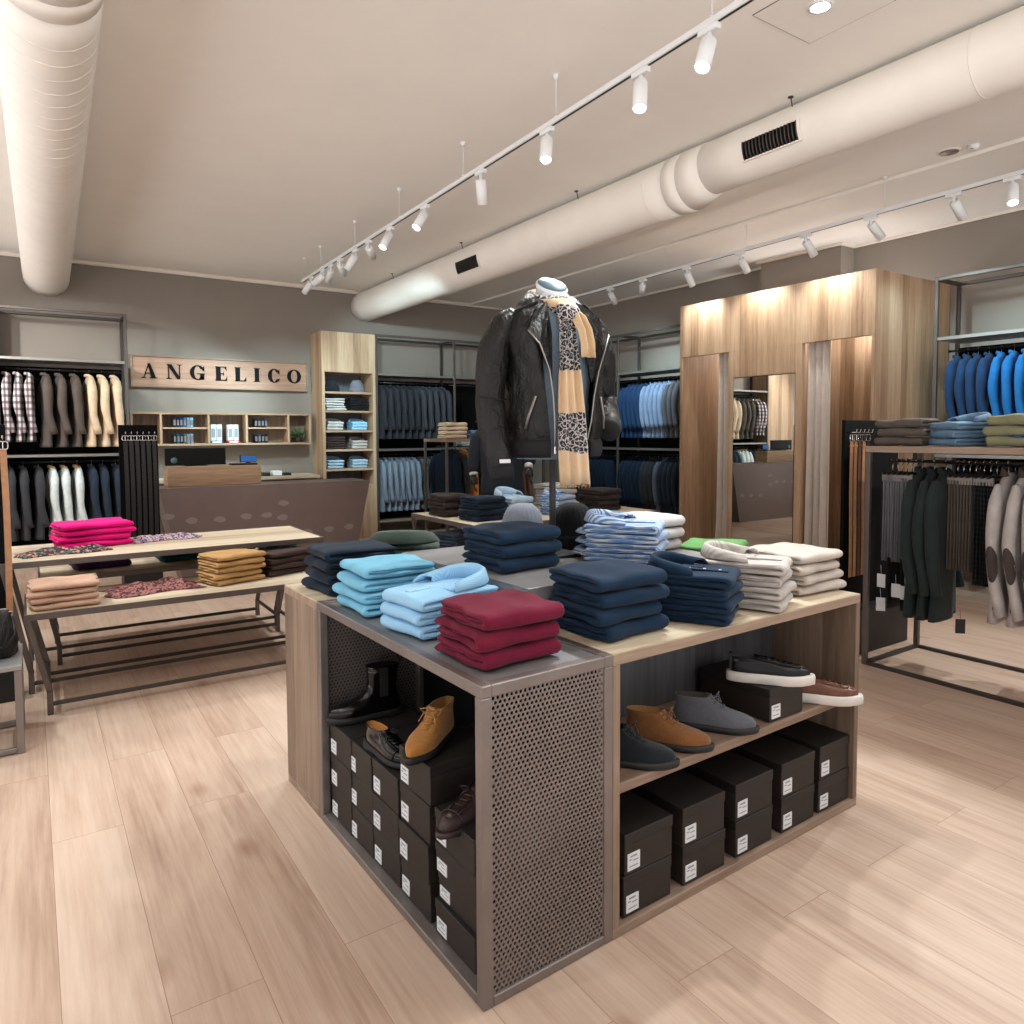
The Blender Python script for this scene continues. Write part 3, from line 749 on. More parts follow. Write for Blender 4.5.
def curtain(label, y0, y1, x, folds, z0=.03, z1=2.484, gather=.06):
    t = thing('curtain', label, 'curtain', (x, (y0 + y1) / 2, z1))
    b = MB(); n = folds * 10; rows = 14; rings = []
    for i in range(rows + 1):
        k = i / rows; z = z1 + (z0 - z1) * k; row = []
        for j in range(n + 1):
            q = j / n; amp = gather * (.55 + .45 * k)
            row.append((x + amp * math.sin(q * folds * 2 * PI + .5 * math.sin(3 * k)) * (.7 + .3 * math.sin(q * 9)), y0 + (y1 - y0) * q + .012 * math.sin(q * folds * 4 * PI) * k, z))
        rings.append(row)
    b.loft(rings, False, closed=False)
    o = b.build('drape', M['curtain'], t, t.location, fix=False); m = o.modifiers.new('thickness', 'SOLIDIFY'); m.thickness = .006
    for j in range(folds + 1):
        b = MB(); yy = y0 + (y1 - y0) * min(.97, max(.03, j / folds)); b.tube([(x + .014 * math.cos(a), yy, 2.50 + .018 * math.sin(a)) for a in [i * PI / 5 for i in range(11)]], .0025, 5); b.build('curtain_ring', M['gund'], t, t.location)
    return t
curtain('pale linen curtain gathered at the right of the far fitting room opening', 5.50, 5.70, FX + .10, 3)
curtain('pale linen curtain gathered at the left of the near fitting room opening', 4.30, 4.545, FX + .10, 3, gather=.05)

# ------------------------------------------------------------------ counter, sign and shelf
t = thing('service_counter', 'taupe trapezoid service counter with pale filler marks below the sign', 'counter', (2.2, 8.1, 0))
def prism(b, x0t, x1t, x0b, x1b, y0, y1, z0, z1, mat=0):
    b.add([(x0b, y0, z0), (x1b, y0, z0), (x1b, y1, z0), (x0b, y1, z0), (x0t, y0, z1), (x1t, y0, z1), (x1t, y1, z1), (x0t, y1, z1)],
          [(0, 1, 5, 4), (1, 2, 6, 5), (2, 3, 7, 6), (3, 0, 4, 7), (4, 5, 6, 7), (3, 2, 1, 0)], mat)
b = MB(); prism(b, 1.09, 3.375, 1.30, 3.16, 8.10, 8.14, 0, .99)
marks = [(244, 664), (337, 663), (427, 657), (501, 655), (558, 664), (562, 619), (735, 708), (816, 703), (170, 650), (650, 712)]
for (mx, my) in marks:
    X = 1.09 + (mx - 145) / 760 * 2.285; Z = .985 - (my - 575 + (mx - 145) * .026) / 246 * .88
    pts = [(X + (.06 + .006 * math.sin(3 * k * PI / 8 + mx)) * math.cos(k * PI / 8), 8.0995, Z + (.032 + .004 * math.sin(2 * k * PI / 8 + my)) * math.sin(k * PI / 8)) for k in range(16)]
    b.add(pts + [(p[0], 8.1005, p[2]) for p in pts], [tuple(range(16))] + [(k, (k + 1) % 16, 16 + (k + 1) % 16, 16 + k) for k in range(16)], 1)
b.build('front_panel', [M['taupe'], M['patch']], t, t.location)
b = MB(); prism(b, 1.10, 3.365, 1.31, 3.15, 8.14, 8.62, 0, .96); b.build('counter_body', M['taupe'], t, t.location)
b = MB(); b.box(1.09, 8.10, .99, 3.375, 8.64, 1.004, .003); b.build('counter_top', M['taupe'], t, t.location)
t = thing('screen_box', 'long oak screen box standing on the taupe counter in front of the monitor', 'counter box', (1.7, 8.4, 1.004))
MB().box(1.195, 8.30, 1.005, 2.16, 8.325, 1.215, .003).build('front_board', M['oakx'], t, t.location)
for x in (1.195, 2.135): MB().box(x, 8.325, 1.005, x + .025, 8.56, 1.215, .003).build('side_board', M['oaky'], t, t.location)
MB().box(1.22, 8.325, 1.19, 2.135, 8.56, 1.215, .003).build('top_board', M['oakx'], t, t.location)
t = thing('monitor', 'black flat monitor seen from behind on the oak screen box', 'monitor', (1.5, 8.46, 1.216))
b = MB(); b.box(1.20, 8.47, 1.225, 1.82, 8.50, 1.41, .006); b.build('monitor_back', M['screen'], t, t.location)
MB().box(1.40, 8.45, 1.216, 1.62, 8.55, 1.226, .003).build('foot', M['screen'], t, t.location)
b = MB(); b.lathe([(.001, 0), (.033, 0), (.033, .002), (.001, .002)], 16); b.xf(Matrix.Translation((1.29, 8.469, 1.28)) @ Matrix.Rotation(PI / 2, 4, 'X')); b.build('round_badge', M['cap'], t, t.location)
t = thing('payment_terminal', 'black card terminal with a bright blue display on the oak screen box', 'terminal', (2.0, 8.42, 1.216))
MB().box(1.86, 8.36, 1.216, 2.14, 8.50, 1.235, .006).build('tray', M['black'], t, t.location)
b = MB(); b.box(1.965, 8.42, 1.245, 2.145, 8.46, 1.325, .006); b.build('terminal_body', M['black'], t, t.location)
MB().box(1.97, 8.416, 1.25, 2.14, 8.4205, 1.32, .001).build('display', M['bluepl'], t, t.location)
MB().bar((2.05, 8.44, 1.235), (2.05, 8.44, 1.247), .05, .03).build('neck', M['black'], t, t.location)
t = thing('service_sideboard', 'pale oak worktop against the wall behind the counter', 'worktop', (2.2, 10.2, 0))
MB().box(1.1, 10.0, .94, 3.42, 10.58, .985, .003).build('worktop', M['palex'], t, t.location)
for x in (1.1, 2.2, 3.38): MB().box(x, 10.03, 0, x + .04, 10.57, .94, .002).build('support_panel', M['oakv'], t, t.location)
for (x, w, h, m) in ((2.64, .10, .05, 'black'), (2.78, .12, .07, 'white'), (2.93, .1, .04, 'black')):
    b = MB(); b.box(x, 10.05, .985, x + w, 10.22, .985 + h, .01); o = b.build('desk_item', M[m], None, (x + w / 2, 10.13, .985))
    tag(o, {2.64: 'small black desk box on the rear worktop, nearest the screen box', 2.78: 'small white desk box on the rear worktop', 2.93: 'flat black desk tray on the rear worktop, nearest the tower'}[x], 'desk box')
    o.name = {2.64: 'desk_box', 2.78: 'desk_box', 2.93: 'desk_tray'}[x]
# sign
t = thing('shop_sign', 'long oak sign board with dark serif capital letters on the back wall', 'sign', (2.27, 10.55, 2.18))
sx0, sx1, sz0, sz1 = 1.12, 3.44, 2.185, 2.605
MB().box(sx0 + .02, 10.555, sz0 + .02, sx1 - .02, 10.598, sz1 - .02).build('sign_board', M['sign'], t, t.location)
b = MB(); b.box(sx0, 10.535, sz0, sx1, 10.598, sz0 + .02, .002); b.box(sx0, 10.535, sz1 - .02, sx1, 10.598, sz1, .002); b.box(sx0, 10.535, sz0 + .02, sx0 + .02, 10.598, sz1 - .02, .002); b.box(sx1 - .02, 10.535, sz0 + .02, sx1, 10.598, sz1 - .02, .002)
b.build('sign_frame', M['greyoak'], t, t.location)
def letter(b, ch, x, w, z, h, y):
    d = .012; TH = .30 * h; th = .07 * h
    def quad(p):
        vs = [(x + a, y, z + c) for a, c in p] + [(x + a, y + d, z + c) for a, c in p]; n = len(p)
        b.add(vs, [tuple(range(n)), tuple(range(2 * n - 1, n - 1, -1))] + [(i, n + i, n + (i + 1) % n, (i + 1) % n) for i in range(n)])
    def rect(x0, z0, x1, z1): quad([(x0, z0), (x1, z0), (x1, z1), (x0, z1)])
    def serif(xc, zz, ww): rect(xc - ww / 2, zz, xc + ww / 2, zz + .05 * h)
    def ring(gap0=None, gap1=None):
        n = 32; pts = []
        for i in range(n):
            a0, a1 = 2 * PI * i / n, 2 * PI * (i + 1) / n; am = math.degrees((a0 + a1) / 2)
            if gap0 is not None and (am > 360 + gap0 or am < gap1): continue
            q = []
            for a in (a0, a1):
                q.append((w / 2 + w / 2 * math.cos(a), h / 2 + h * .52 * math.sin(a)))
            for a in (a1, a0):
                q.append((w / 2 + (w / 2 - TH * .92) * math.cos(a), h / 2 + (h * .52 - th) * math.sin(a)))
            quad(q)
    if ch == 'A':
        quad([(w * .10, 0), (w * .17, 0), (w * .50, h), (w * .44, h)]); quad([(w * .60, 0), (w * .60 + TH, 0), (w * .54, h), (w * .40, h)])
        rect(w * .24, h * .30, w * .66, h * .36); serif(w * .14, 0, w * .3); serif(w * .60 + TH / 2, 0, w * .46)
    elif ch == 'N':
        rect(w * .12, 0, w * .18, h); rect(w * .84, 0, w * .90, h); quad([(w * .72, 0), (w * .90, 0), (w * .90, h * .05), (w * .34, h), (w * .05, h)])
        serif(w * .15, 0, w * .32); serif(w * .87, h * .95, w * .32)
    elif ch == 'E' or ch == 'L':
        rect(w * .10, 0, w * .10 + TH, h); serif(w * .10 + TH / 2, 0, w * .5); serif(w * .10 + TH / 2, h * .95, w * .5)
        rect(w * .1, 0, w * .95, .06 * h); quad([(w * .80, .05 * h), (w * .98, 0), (w * .98, h * .30)])
        if ch == 'E':
            rect(w * .1, h * .94, w * .92, h); quad([(w * .78, h * .95), (w * .94, h), (w * .94, h * .72)]); rect(w * .3, h * .48, w * .68, h * .53); quad([(w * .62, h * .5), (w * .72, h * .36), (w * .72, h * .65)])
    elif ch == 'I':
        rect(w * .5 - TH / 2, 0, w * .5 + TH / 2, h); serif(w * .5, 0, w * .95); serif(w * .5, h * .95, w * .95)
    elif ch == 'O': ring()
    elif ch in 'CG':
        ring(-38, 38); quad([(w * .80, h * .70), (w * .93, h * .62), (w * .93, h * 1.0), (w * .88, h * .92)])
        if ch == 'G': rect(w * .66, h * .02, w * .66 + TH * .9, h * .44); serif(w * .72, h * .40, w * .5)
        else: quad([(w * .82, h * .26), (w * .88, h * .08), (w * .95, h * .33)])
for ch, x0, x1 in (('A', 1.245, 1.440), ('N', 1.545, 1.730), ('G', 1.835, 2.03), ('E', 2.155, 2.315), ('L', 2.41, 2.57), ('I', 2.672, 2.762), ('C', 2.87, 3.045), ('O', 3.145, 3.345)):
    b = MB(); letter(b, ch, x0, x1 - x0, 2.305, .192, 10.543); b.build('letter', M['letter'], t, t.location)
# wall shelf with compartments
t = thing('wall_shelf', 'long low oak wall shelf of five compartments under the sign', 'shelf', (2.24, 10.3, 1.43))
y0, y1 = 10.35, 10.598; z0, z1 = 1.44, 1.855; s = .028
MB().box(1.08, y0, z0 - s, 3.415, y1, z0, .002).build('bottom_board', M['oakx'], t, t.location); MB().box(1.08, y0, z1 - s, 3.415, y1, z1, .002).build('top_board', M['oakx'], t, t.location)
XS = [1.08, 1.42, 2.005, 2.50, 3.075, 3.387]
for x in XS: MB().box(x, y0, z0, x + s, y1, z1 - s, .002).build('divider', M['oakv'], t, t.location)
for a, c in ((1, 2), (3, 4)): MB().box(XS[a] + s, y0 + .01, 1.635, XS[c], y1, 1.635 + .022, .002).build('inner_shelf', M['oakx'], t, t.location)
MB().box(1.09, y1 - .012, z0, 3.40, y1 - .002, z1 - s).build('back_panel', M['greyoakv'], t, t.location)
def small_box(x, z, w, h, m, label, cat='tie box', name='tie_box', d=.12, y=10.40, group=None, band=None):
    t = thing(name, label, cat, (x + w / 2, y + d / 2, z), 0, group)
    MB().box(-w / 2, -d / 2, 0, w / 2, d / 2, h, .004).build('case', m, t)
    MB().box(-w * .36, -d / 2 - .002, h * .2, w * .36, -d / 2, h * .75).build('front_label', band or M['gun'], t)
for r_i, (z, cols) in enumerate(((1.658, ['navyd', 'navyd', 'blue', 'bright', 'ltblue', 'sky']), (1.441, ['navyd', 'teal', 'navyd', 'olive', 'bluegrey', 'ltblue']))):
    for k, cn in enumerate(cols):
        small_box(1.585 + .042 * k, z, .036, .13, FB[cn], 'slim tie box in the second compartment, %s on its %s level' % (from_left(k, 6), ('upper', 'lower')[r_i]), group='slim tie boxes on the wall shelf')
for r_i, (z, cols) in enumerate(((1.658, ['navyd', 'black', 'navyd', 'denim']), (1.441, ['navyd', 'denim', 'navyd', 'black']))):
    for k, cn in enumerate(cols):
        small_box(2.63 + .046 * k, z, .04, .12, FB[cn], 'dark slim tie box in the fourth compartment, %s on its %s level' % (from_left(k, 4), ('upper', 'lower')[r_i]), group='slim tie boxes on the wall shelf')
for k, x in enumerate((2.05, 2.27)):
    for q in range(2):
        small_box(x + .075 * q, 1.475, .068, .22, M['white'], 'tall white boxed set with a dark stripe, %s of the four standing boxes' % from_left(k * 2 + q, 4), 'gift box', 'gift_box', group='tall white boxes on the wall shelf', band=M['ink'])
    small_box(x - .005, 1.441, .165, .032, FB['bright' if k == 0 else 'burg'] if k == 0 else plain('red_card', srgb(196, 40, 44), .5), '%s flat box lying under the tall white boxes' % ('blue', 'red')[k], 'flat box', 'flat_box', band=M['paper'])
small_box(1.20, 1.441, .07, .05, M['white'], 'small pale box in the first compartment, left one', 'box', 'gift_box'); small_box(1.29, 1.441, .06, .045, FB['oliveg'], 'small green box in the first compartment, right one', 'box', 'gift_box')
t = thing('potted_plant', 'small bushy green plant in a dark pot at the right end of the wall shelf', 'plant', (3.25, 10.45, 1.441))
MB().lathe([(.001, 0), (.035, 0), (.045, .075), (.04, .075), (.038, .06), (.001, .06)], 16).build('pot', M['pot'], t)
b = MB()
for k in range(90):
    a = rnd.uniform(0, 2 * PI); e = rnd.uniform(.1, 1.4); l = rnd.uniform(.10, .19); d = Vector((math.cos(a) * math.cos(e), math.sin(a) * math.cos(e) * .8, math.sin(e))); s_ = d.cross(Vector((0, 0, 1))).normalized()
    p = Vector((0, 0, .065)) + d * l * .3; q = p + d * l * .7 + Vector((0, 0, -.015)); m_ = (p + q) / 2 + Vector((0, 0, .012))
    b.add([p, m_ + s_ * .017, q, m_ - s_ * .017, m_ - Vector((0, 0, .002))], [(0, 1, 4), (1, 2, 4), (2, 3, 4), (3, 0, 4), (0, 3, 2, 1)])
b.build('foliage', M['leaf'], t)

# ------------------------------------------------------------------ tables
def table(label, x0, x1, y0, y1, z, inset=.09, name='display_table', splay_y=0.0):
    t = thing(name, label, 'table', ((x0 + x1) / 2, (y0 + y1) / 2, 0)); L = t.location; s = .03
    MB().box(x0 + .012, y0 + .012, z - .02, x1 - .012, y1 - .012, z, .002).build('tabletop', M['palex'], t, L)
    b = MB(); b.box(x0, y0, z - .035, x1, y0 + .012, z + .001, .002); b.build('edge_rail', M['gunt'], t, L)
    MB().box(x0, y1 - .012, z - .035, x1, y1, z + .001, .002).build('edge_rail', M['gunt'], t, L)
    for x in (x0, x1 - .012): MB().box(x, y0 + .012, z - .035, x + .012, y1 - .012, z + .001, .002).build('edge_rail', M['gunt'], t, L)
    zb = .13
    for sx, xe in ((1, x0), (-1, x1)):
        for sy, ye in ((1, y0), (-1, y1)):
            xa, ya = xe + sx * s / 2, ye + sy * s / 2
            b = MB(); b.bar((xa, ya, z - .035), (xa + sx * inset, ya, zb), s, s); b.bar((xa + sx * inset, ya, zb + .012), (xa + sx * inset, ya, 0), s, s); b.build('leg', M['gunt'], t, L)
        b = MB(); b.bar((xe + sx * (s / 2 + inset), y0 + s, zb), (xe + sx * (s / 2 + inset), y1 - s, zb), .022, .022); b.build('end_rung', M['gund'], t, L)
    for ye in (y0 + s / 2, y1 - s / 2):
        b = MB(); b.bar((x0 + s + inset, ye, .06), (x1 - s - inset, ye, .06), .022, .022); b.build('long_rung', M['gund'], t, L)
    return t
table('low oak-topped trestle table in front, with beige and tan stacks', -.055, 1.68, 4.69, 5.33, .575)
table('low oak-topped trestle table behind, half under the tall one', .02, 1.69, 5.69, 6.33, .60)
table('tall oak-topped trestle table with the pink sweaters', -.17, 1.775, 5.14, 5.95, .80, .12)
table('tall trestle table behind the block with brown and navy stacks', 2.80, 4.72, 4.66, 5.80, .85, .10)
table('low trestle table under the one behind the block, with dark denim', 2.70, 4.4, 5.02, 5.58, .57, .08)
# bench with bag
t = thing('metal_bench', 'low dark metal bench at the left edge, with the black bag', 'bench', (-.55, 4.42, 0)); L = t.location
MB().box(-1.05, 4.19, .415, -.065, 4.64, .44, .003).build('seat_plate', M['sheet'], t, L)
for x in (-.082, -1.03):
    for y in (4.21, 4.62): MB().box(x - .016, y - .016, 0, x + .016, y + .016, .415, .003).build('leg', M['gun'], t, L)
    for z in (.02, .22): MB().box(x - .012, 4.226, z - .012, x + .012, 4.604, z + .012, .002).build('side_rung', M['gun'], t, L)
for y in (4.21, 4.62): MB().box(-1.014, y - .012, .008, -.098, y + .012, .032, .002).build('long_rung', M['gun'], t, L)
t = thing('leather_bag', 'slouchy black leather bag with silver fittings on the low metal bench', 'bag', (-.25, 4.42, .4405)); L = t.location
rings = []
for z, a, c in ((0, .15, .07), (.012, .165, .085), (.08, .17, .09), (.16, .155, .07), (.22, .14, .045), (.235, .13, .03)):
    rings.append([((a + .008 * math.sin(5 * q + z * 40)) * math.copysign(abs(math.cos(q)) ** .5, math.cos(q)), (c + .006 * math.sin(7 * q)) * math.copysign(abs(math.sin(q)) ** .6, math.sin(q)), z) for q in [k * 2 * PI / 28 for k in range(28)]])
MB().loft(rings).build('bag_body', M['leather'], t)
for sy in (-.035, .035): MB().tube([(-.09, sy, .22), (-.085, sy * 1.1, .30), (-.04, sy * 1.2, .345), (.04, sy * 1.2, .345), (.085, sy * 1.1, .30), (.09, sy, .22)], .008, 8).build('handle', M['leather'], t)
MB().tube([(-.13, 0, .236), (0, 0, .24), (.13, 0, .236)], .004, 6).build('zip', M['chrome'], t)
for k in range(7): MB().tube([(.142 + .01 * math.cos(a), -.02 + .012 * math.sin(k), .215 - .02 * k + .012 * math.sin(a)) for a in [i * PI / 4 for i in range(9)]], .0025, 5).build('chain_link', M['chrome'], t)
MB().tube([(.15, -.03, .2), (.16, -.075, .12), (.12, -.098, .07), (.02, -.098, .05)], .006, 6).build('strap', M['leather'], t)

# ------------------------------------------------------------------ freestanding racks
def floor_rack(label, loc, rz, L, D=.70, H=1.459, name='floor_rack', ry=None):
    ry = ry or D / 2
    t = thing(name, label, 'clothes rack', loc, rz); s = .032
    for x in (0, L - s):
        for y in (0, D - s): MB().box(x, y, 0, x + s, y + s, H - .04, .003).build('post', M['gunt'], t)
        MB().box(x, s, 0, x + s, D - s, .022, .003).build('base_side_rail', M['gund'], t)
    for y in (0, D - s): MB().box(s, y, 0, L - s, y + s, .022, .003).build('base_long_rail', M['gund'], t)
    MB().box(0, 0, H - .04, L, D, H, .003).build('top_board', M['greyoak'], t)
    MB().tube([(s, ry, H - .10), (L - s, ry, H - .10)], .011, 8).build('hanging_rail', M['black'], t)
    for x in (.2, L - .2): MB().box(x - .01, ry - .01, H - .10, x + .01, ry + .01, H - .04).build('rail_bracket', M['black'], t)
    return t
floor_rack('freestanding metal rack at right with folded stacks on its top board', (4.585, 2.65, 0), -PI / 2, 1.75, ry=.24)
floor_rack('freestanding metal rack in the back, with a camel coat among dark ones', (4.36, 8.0, 0), 0, 1.55, .62, 1.49)

# ------------------------------------------------------------------ belt stands
def belt_stand(label, loc, rz, W, H, n_hooks, step=None, edge=.045, out=.05):
    t = thing('belt_stand', label, 'belt stand', loc, rz)
    MB().box(-W / 2, 0, 0, W / 2, .24, .32, .004).build('stand_foot', M['black'], t)
    MB().box(-W / 2, .10, .32, W / 2, .125, H, .003).build('back_board', M['blackm'], t)
    for k in range(n_hooks):
        x = -W / 2 + edge + k * (step or (W - 2 * edge) / max(1, n_hooks - 1))
        MB().tube([(x, .10, H - .085), (x, -out, H - .085), (x, -out - .005, H - .065)], .004, 6).build('hook', M['chrome'], t)
    return t
def make_belt():
    t = bpy.data.objects.new('belt', None); C.objects.link(t)
    b = MB(); rings = []
    for i in range(13):
        k = i / 12; z = -.03 - k * .95; x = .006 * math.sin(3 * k); y = .004 * math.sin(5 * k)
        rings.append([(x - .0165, y - .0018, z), (x + .0165, y - .0018, z), (x + .0165, y + .0018, z), (x - .0165, y + .0018, z)])
    b.loft(rings, True, smooth=False); b.build('strap', M['leather'], t)
    b = MB(); b.tube([(.024 * math.copysign(abs(math.cos(a)) ** .4, math.cos(a)), -.002, -.012 + .022 * math.copysign(abs(math.sin(a)) ** .4, math.sin(a))) for a in [k * PI / 10 for k in range(21)]], .004, 6); b.bar((0, -.004, -.03), (0, -.004, .008), .005, .003)
    b.build('buckle', M['chrome'], t)
    b = MB(); b.box(-.019, -.005, -.075, .019, .005, -.063, .001); b.build('keeper_loop', M['leather'], t)
    return t
BELT = Proto(make_belt)
LB = {k: plain(k + '_belt_leather', c, .4, 0, .15, 20, .15, 80) for k, c in dict(tan=srgb(176, 128, 92), brown=srgb(96, 66, 50), black=srgb(24, 24, 25)).items()}
def belts(stand, W, H, n, cols, where, y=0, step=None, edge=.045):
    for k in range(n):
        x = -W / 2 + edge + k * (step or (W - 2 * edge) / max(1, n - 1))
        o = BELT.get(); o.matrix_world = Matrix.LocRotScale(Vector(stand.location), stand.rotation_euler.copy(), None) @ Matrix.Translation((x, y, H - .085 - .026))
        c = cols[k % len(cols)]; recolour(o, {'strap': LB[c], 'keeper_loop': LB[c]})
        tag(o, '%s leather belt on the %s, %s' % (c, where, from_left(k, n)), 'belt', 'belts on the ' + where)
s_ = belt_stand('tall black belt stand beside the left clothes rack, hung with black belts', (.855, 7.5, 0), 0, .33, 1.65, 6); belts(s_, .33, 1.65, 6, ['black'], 'stand before the counter')
o = MB().box(-.012, -.001, -.055, .012, .001, 0).build('price_tag', M['paper'], None, (.895, 7.445, 1.41), True); tag(o, 'white price tag hanging between the black belts before the counter', 'price tag')
s_ = belt_stand('black belt stand behind the right freestanding rack, with brown belts', (5.04, 2.76, 0), 0, .70, 1.635, 5, .05, .02, -.03); belts(s_, .70, 1.635, 5, ['tan', 'tan', 'brown', 'tan', 'black'], 'stand by the fitting room', .06, .05, .02)
s_ = belt_stand('black belt stand at the left edge, mostly outside the picture', (-.415, 5.06, 0), 0, .60, 1.62, 4, edge=.012); belts(s_, .60, 1.62, 4, ['black', 'brown', 'brown', 'tan'], 'stand at the left edge', edge=.012)

# ------------------------------------------------------------------ folded clothes
def folded_mesh(seed, w=.30, d=.28, h=.055, messy=1.35):
    """one soft garment folded in half: smooth roll at -y, two layer edges at the other sides"""
    q = random.Random(seed); t = h / 2; ph = [q.uniform(0, 6.28) for _ in range(8)]
    cl = []
    for i in range(9): cl.append((d / 2 - i / 8 * (d - t), t / 2))
    for i in range(1, 6):
        a = PI * i / 6; cl.append((-d / 2 + t - t * .98 * math.sin(a) * .55, h / 2 - (h / 2 - t / 2) * math.cos(a)))
    for i in range(9): cl.append((-d / 2 + t + i / 8 * (d - t), h - t / 2))
    N = len(cl); nr = []
    for i in range(N):
        a, b = cl[max(0, i - 1)], cl[min(N - 1, i + 1)]
        dy, dz = b[0] - a[0], b[1] - a[1]; l = math.hypot(dy, dz); nr.append((-dz / l, dy / l))
    st = []
    r_ = t * .55
    for k in (0, .25, .6, 1): st.append(-w / 2 + r_ * k * 1.0)
    for k in range(1, 10): st.append(-w / 2 + r_ + (w - 2 * r_) * k / 10)
    for k in (1, .6, .25, 0): st.append(w / 2 - r_ * k)
    rings = []
    for x in st:
        u = (w / 2 - abs(x)) / r_
        e = 1 if u >= 1 else math.sqrt(max(.05, 1 - (1 - u) ** 2))
        e *= .97
        out, inn = [], []
        for i in range(N):
            s_ = 1 if i <= N // 2 else -1
            k = i / (N - 1); lay = (k - .5) * 2
            xo = x * (1 + .018 * messy * math.sin(5 * k + ph[0]) * (1 if x > 0 else -1)) + .006 * messy * math.sin(11 * cl[i][0] / d + ph[1] + lay * 2) * (abs(x) / (w / 2)) ** 2
            lump = .0048 * messy * (math.sin(x * 17 + ph[2] + 3 * k) + .7 * math.sin(cl[i][0] * 23 + ph[3]) + .5 * math.sin(x * 41 + ph[4] + 5 * k))
            z = cl[i][1]; zz = z + lump * (z / h) * (1 - .5 * (abs(x) / (w / 2)) ** 3)
            y = cl[i][0] + .006 * messy * math.sin(x * 13 + ph[5] + lay) * (1 if i in range(6, N - 6) else .6) + .003 * math.sin(29 * x + ph[6])
            tt = t * .5 * e
            out.append((xo, y - nr[i][0] * tt, zz - nr[i][1] * tt)); inn.append((xo, y + nr[i][0] * tt * .94, zz + nr[i][1] * tt * .94))
        ring = out + [(out[-1][0], cl[-1][0] + .5 * t * e, cl[-1][1])] + inn[::-1] + [(inn[0][0], cl[0][0] + .5 * t * e, cl[0][1])]
        zmin = 0.0005
        ring = [(a, b, max(zmin, c)) for a, b, c in ring]
        rings.append(ring)
    return MB().loft(rings)
BW, BD, BH = .30, .28, .055
FOLD = {}
def fold_proto(v):
    if v not in FOLD:
        def mk():
            o = folded_mesh(31 + v * 7).build('folded_sweater', FB['navy']); return o
        FOLD[v] = Proto(mk)
    return FOLD[v]
def fold_one(p, rz, size, m, name, label, cat, group, v):
    o = fold_proto(v).get(); o.name = name; o.location = p; o.rotation_euler = (0, 0, rz); o.scale = (size[0] / BW, size[1] / BD, size[2] / BH)
    recolour(o, {o.name.split('.')[0]: m}); tag(o, label, cat, group); return o
def pile(x, y, z, rz, n, w, d, h, m, what, where, name='folded_sweater', cat='sweater', jit=.006, lean=(0, 0)):
    for i in range(n):
        fold_one((x + rnd.uniform(-jit, jit) + lean[0] * i, y + rnd.uniform(-jit, jit) + lean[1] * i, z + .0015 + i * (h + .003)), rz + rnd.uniform(-.03, .03), (w * rnd.uniform(.97, 1.02), d * rnd.uniform(.97, 1.01), h), m, name,
                 '%s, %s, %s' % (what, from_top(i, n), where) if n > 1 else '%s %s' % (what, where), cat, '%s %s' % (what.split(' ', 1)[0] + ' stack', where), (i * 2 + int(x * 100)) % 5)

def shirt_proto_make(seed):
    def mk():
        w, d, h = .24, .33, .042
        root = bpy.data.objects.new('folded_shirt', None); C.objects.link(root)
        folded_mesh(seed, w, d - .04, h, .8).build('shirt_body', FB['sky'], root).location = (0, -.02, 0)
        b = MB(); prof = [(0, 0), (.004, .034), (.010, .046), (.022, .040), (.034, .010), (.030, .005), (.017, .033), (.011, .039), (.006, .03), (.005, 0)]
        rings = []
        for i in range(17):
            a = PI * (1.32 * (i / 16) - .16); k = abs(i / 16 - .5) * 2
            rx, ry = .074, .058
            cx, cy = rx * math.cos(a), .095 + ry * math.sin(a) - .028 * k ** 3
            dx, dy = math.cos(a), math.sin(a); f = 1 + 1.1 * k ** 4
            rings.append([(cx + dx * o * f * .9, cy + dy * o * f - (.014 * k ** 4 if o > .01 else 0), h - .004 + zz * (1 - .45 * k ** 2)) for o, zz in prof])
        b.loft(rings); b.build('collar', FB['sky'], root)
        b = MB(); b.box(-.014, -d / 2 + .03, h - .001, .014, .075, h + .0045, .0015); b.build('placket', FB['sky'], root)
        for k in range(4):
            b = MB(); b.lathe([(.001, 0), (.0055, 0), (.0055, .002), (.001, .002)], 10, c=(0, -.105 + k * .055, h + .0045)); b.build('button', M['white'], root)
        b = MB(); b.box(.035, -.03, h - .001, .095, .045, h + .003, .0015); b.build('chest_pocket', FB['sky'], root)
        return root
    return mk
SHIRT = [Proto(shirt_proto_make(s)) for s in (3, 11, 23)]
def shirt_pile(x, y, z, rz, n, m, what, where, sx=1, sy=1, h=.042, btn=None, jit=.006, step=None, name='folded_shirt', lean=(0, 0)):
    for i in range(n):
        o = SHIRT[i % 3].get(); o.name = name; top = i == n - 1
        o.location = (x + rnd.uniform(-jit, jit) + lean[0] * i, y + rnd.uniform(-jit, jit) + lean[1] * i, z + .0015 + i * ((step or h) + .0025)); o.rotation_euler = (0, 0, rz + rnd.uniform(-.04, .04)); o.scale = (sx, sy, h / .042)
        recolour(o, {'shirt_body': m, 'collar': m, 'placket': m, 'chest_pocket': m, 'button': btn or M['white']})
        if top:
            for c in list(o.children):
                if c.name.split('.')[0] == 'collar': c.scale = (1.0, 1, 1.28); c.location = (0, -.03, -(.042 - .004) * .28)
        if not top:   # the collars of the lower shirts lie flat under the next one
            for c in list(o.children):
                if c.name.split('.')[0] in ('collar',): c.scale = (1, 1, .42); c.location = (0, .012, (.042 - .004) * .58 - .006)
        tag(o, '%s, %s, %s' % (what, from_top(i, n), where) if n > 1 else '%s %s' % (what, where), 'shirt', '%s stack %s' % (what.split(' ', 1)[0], where))

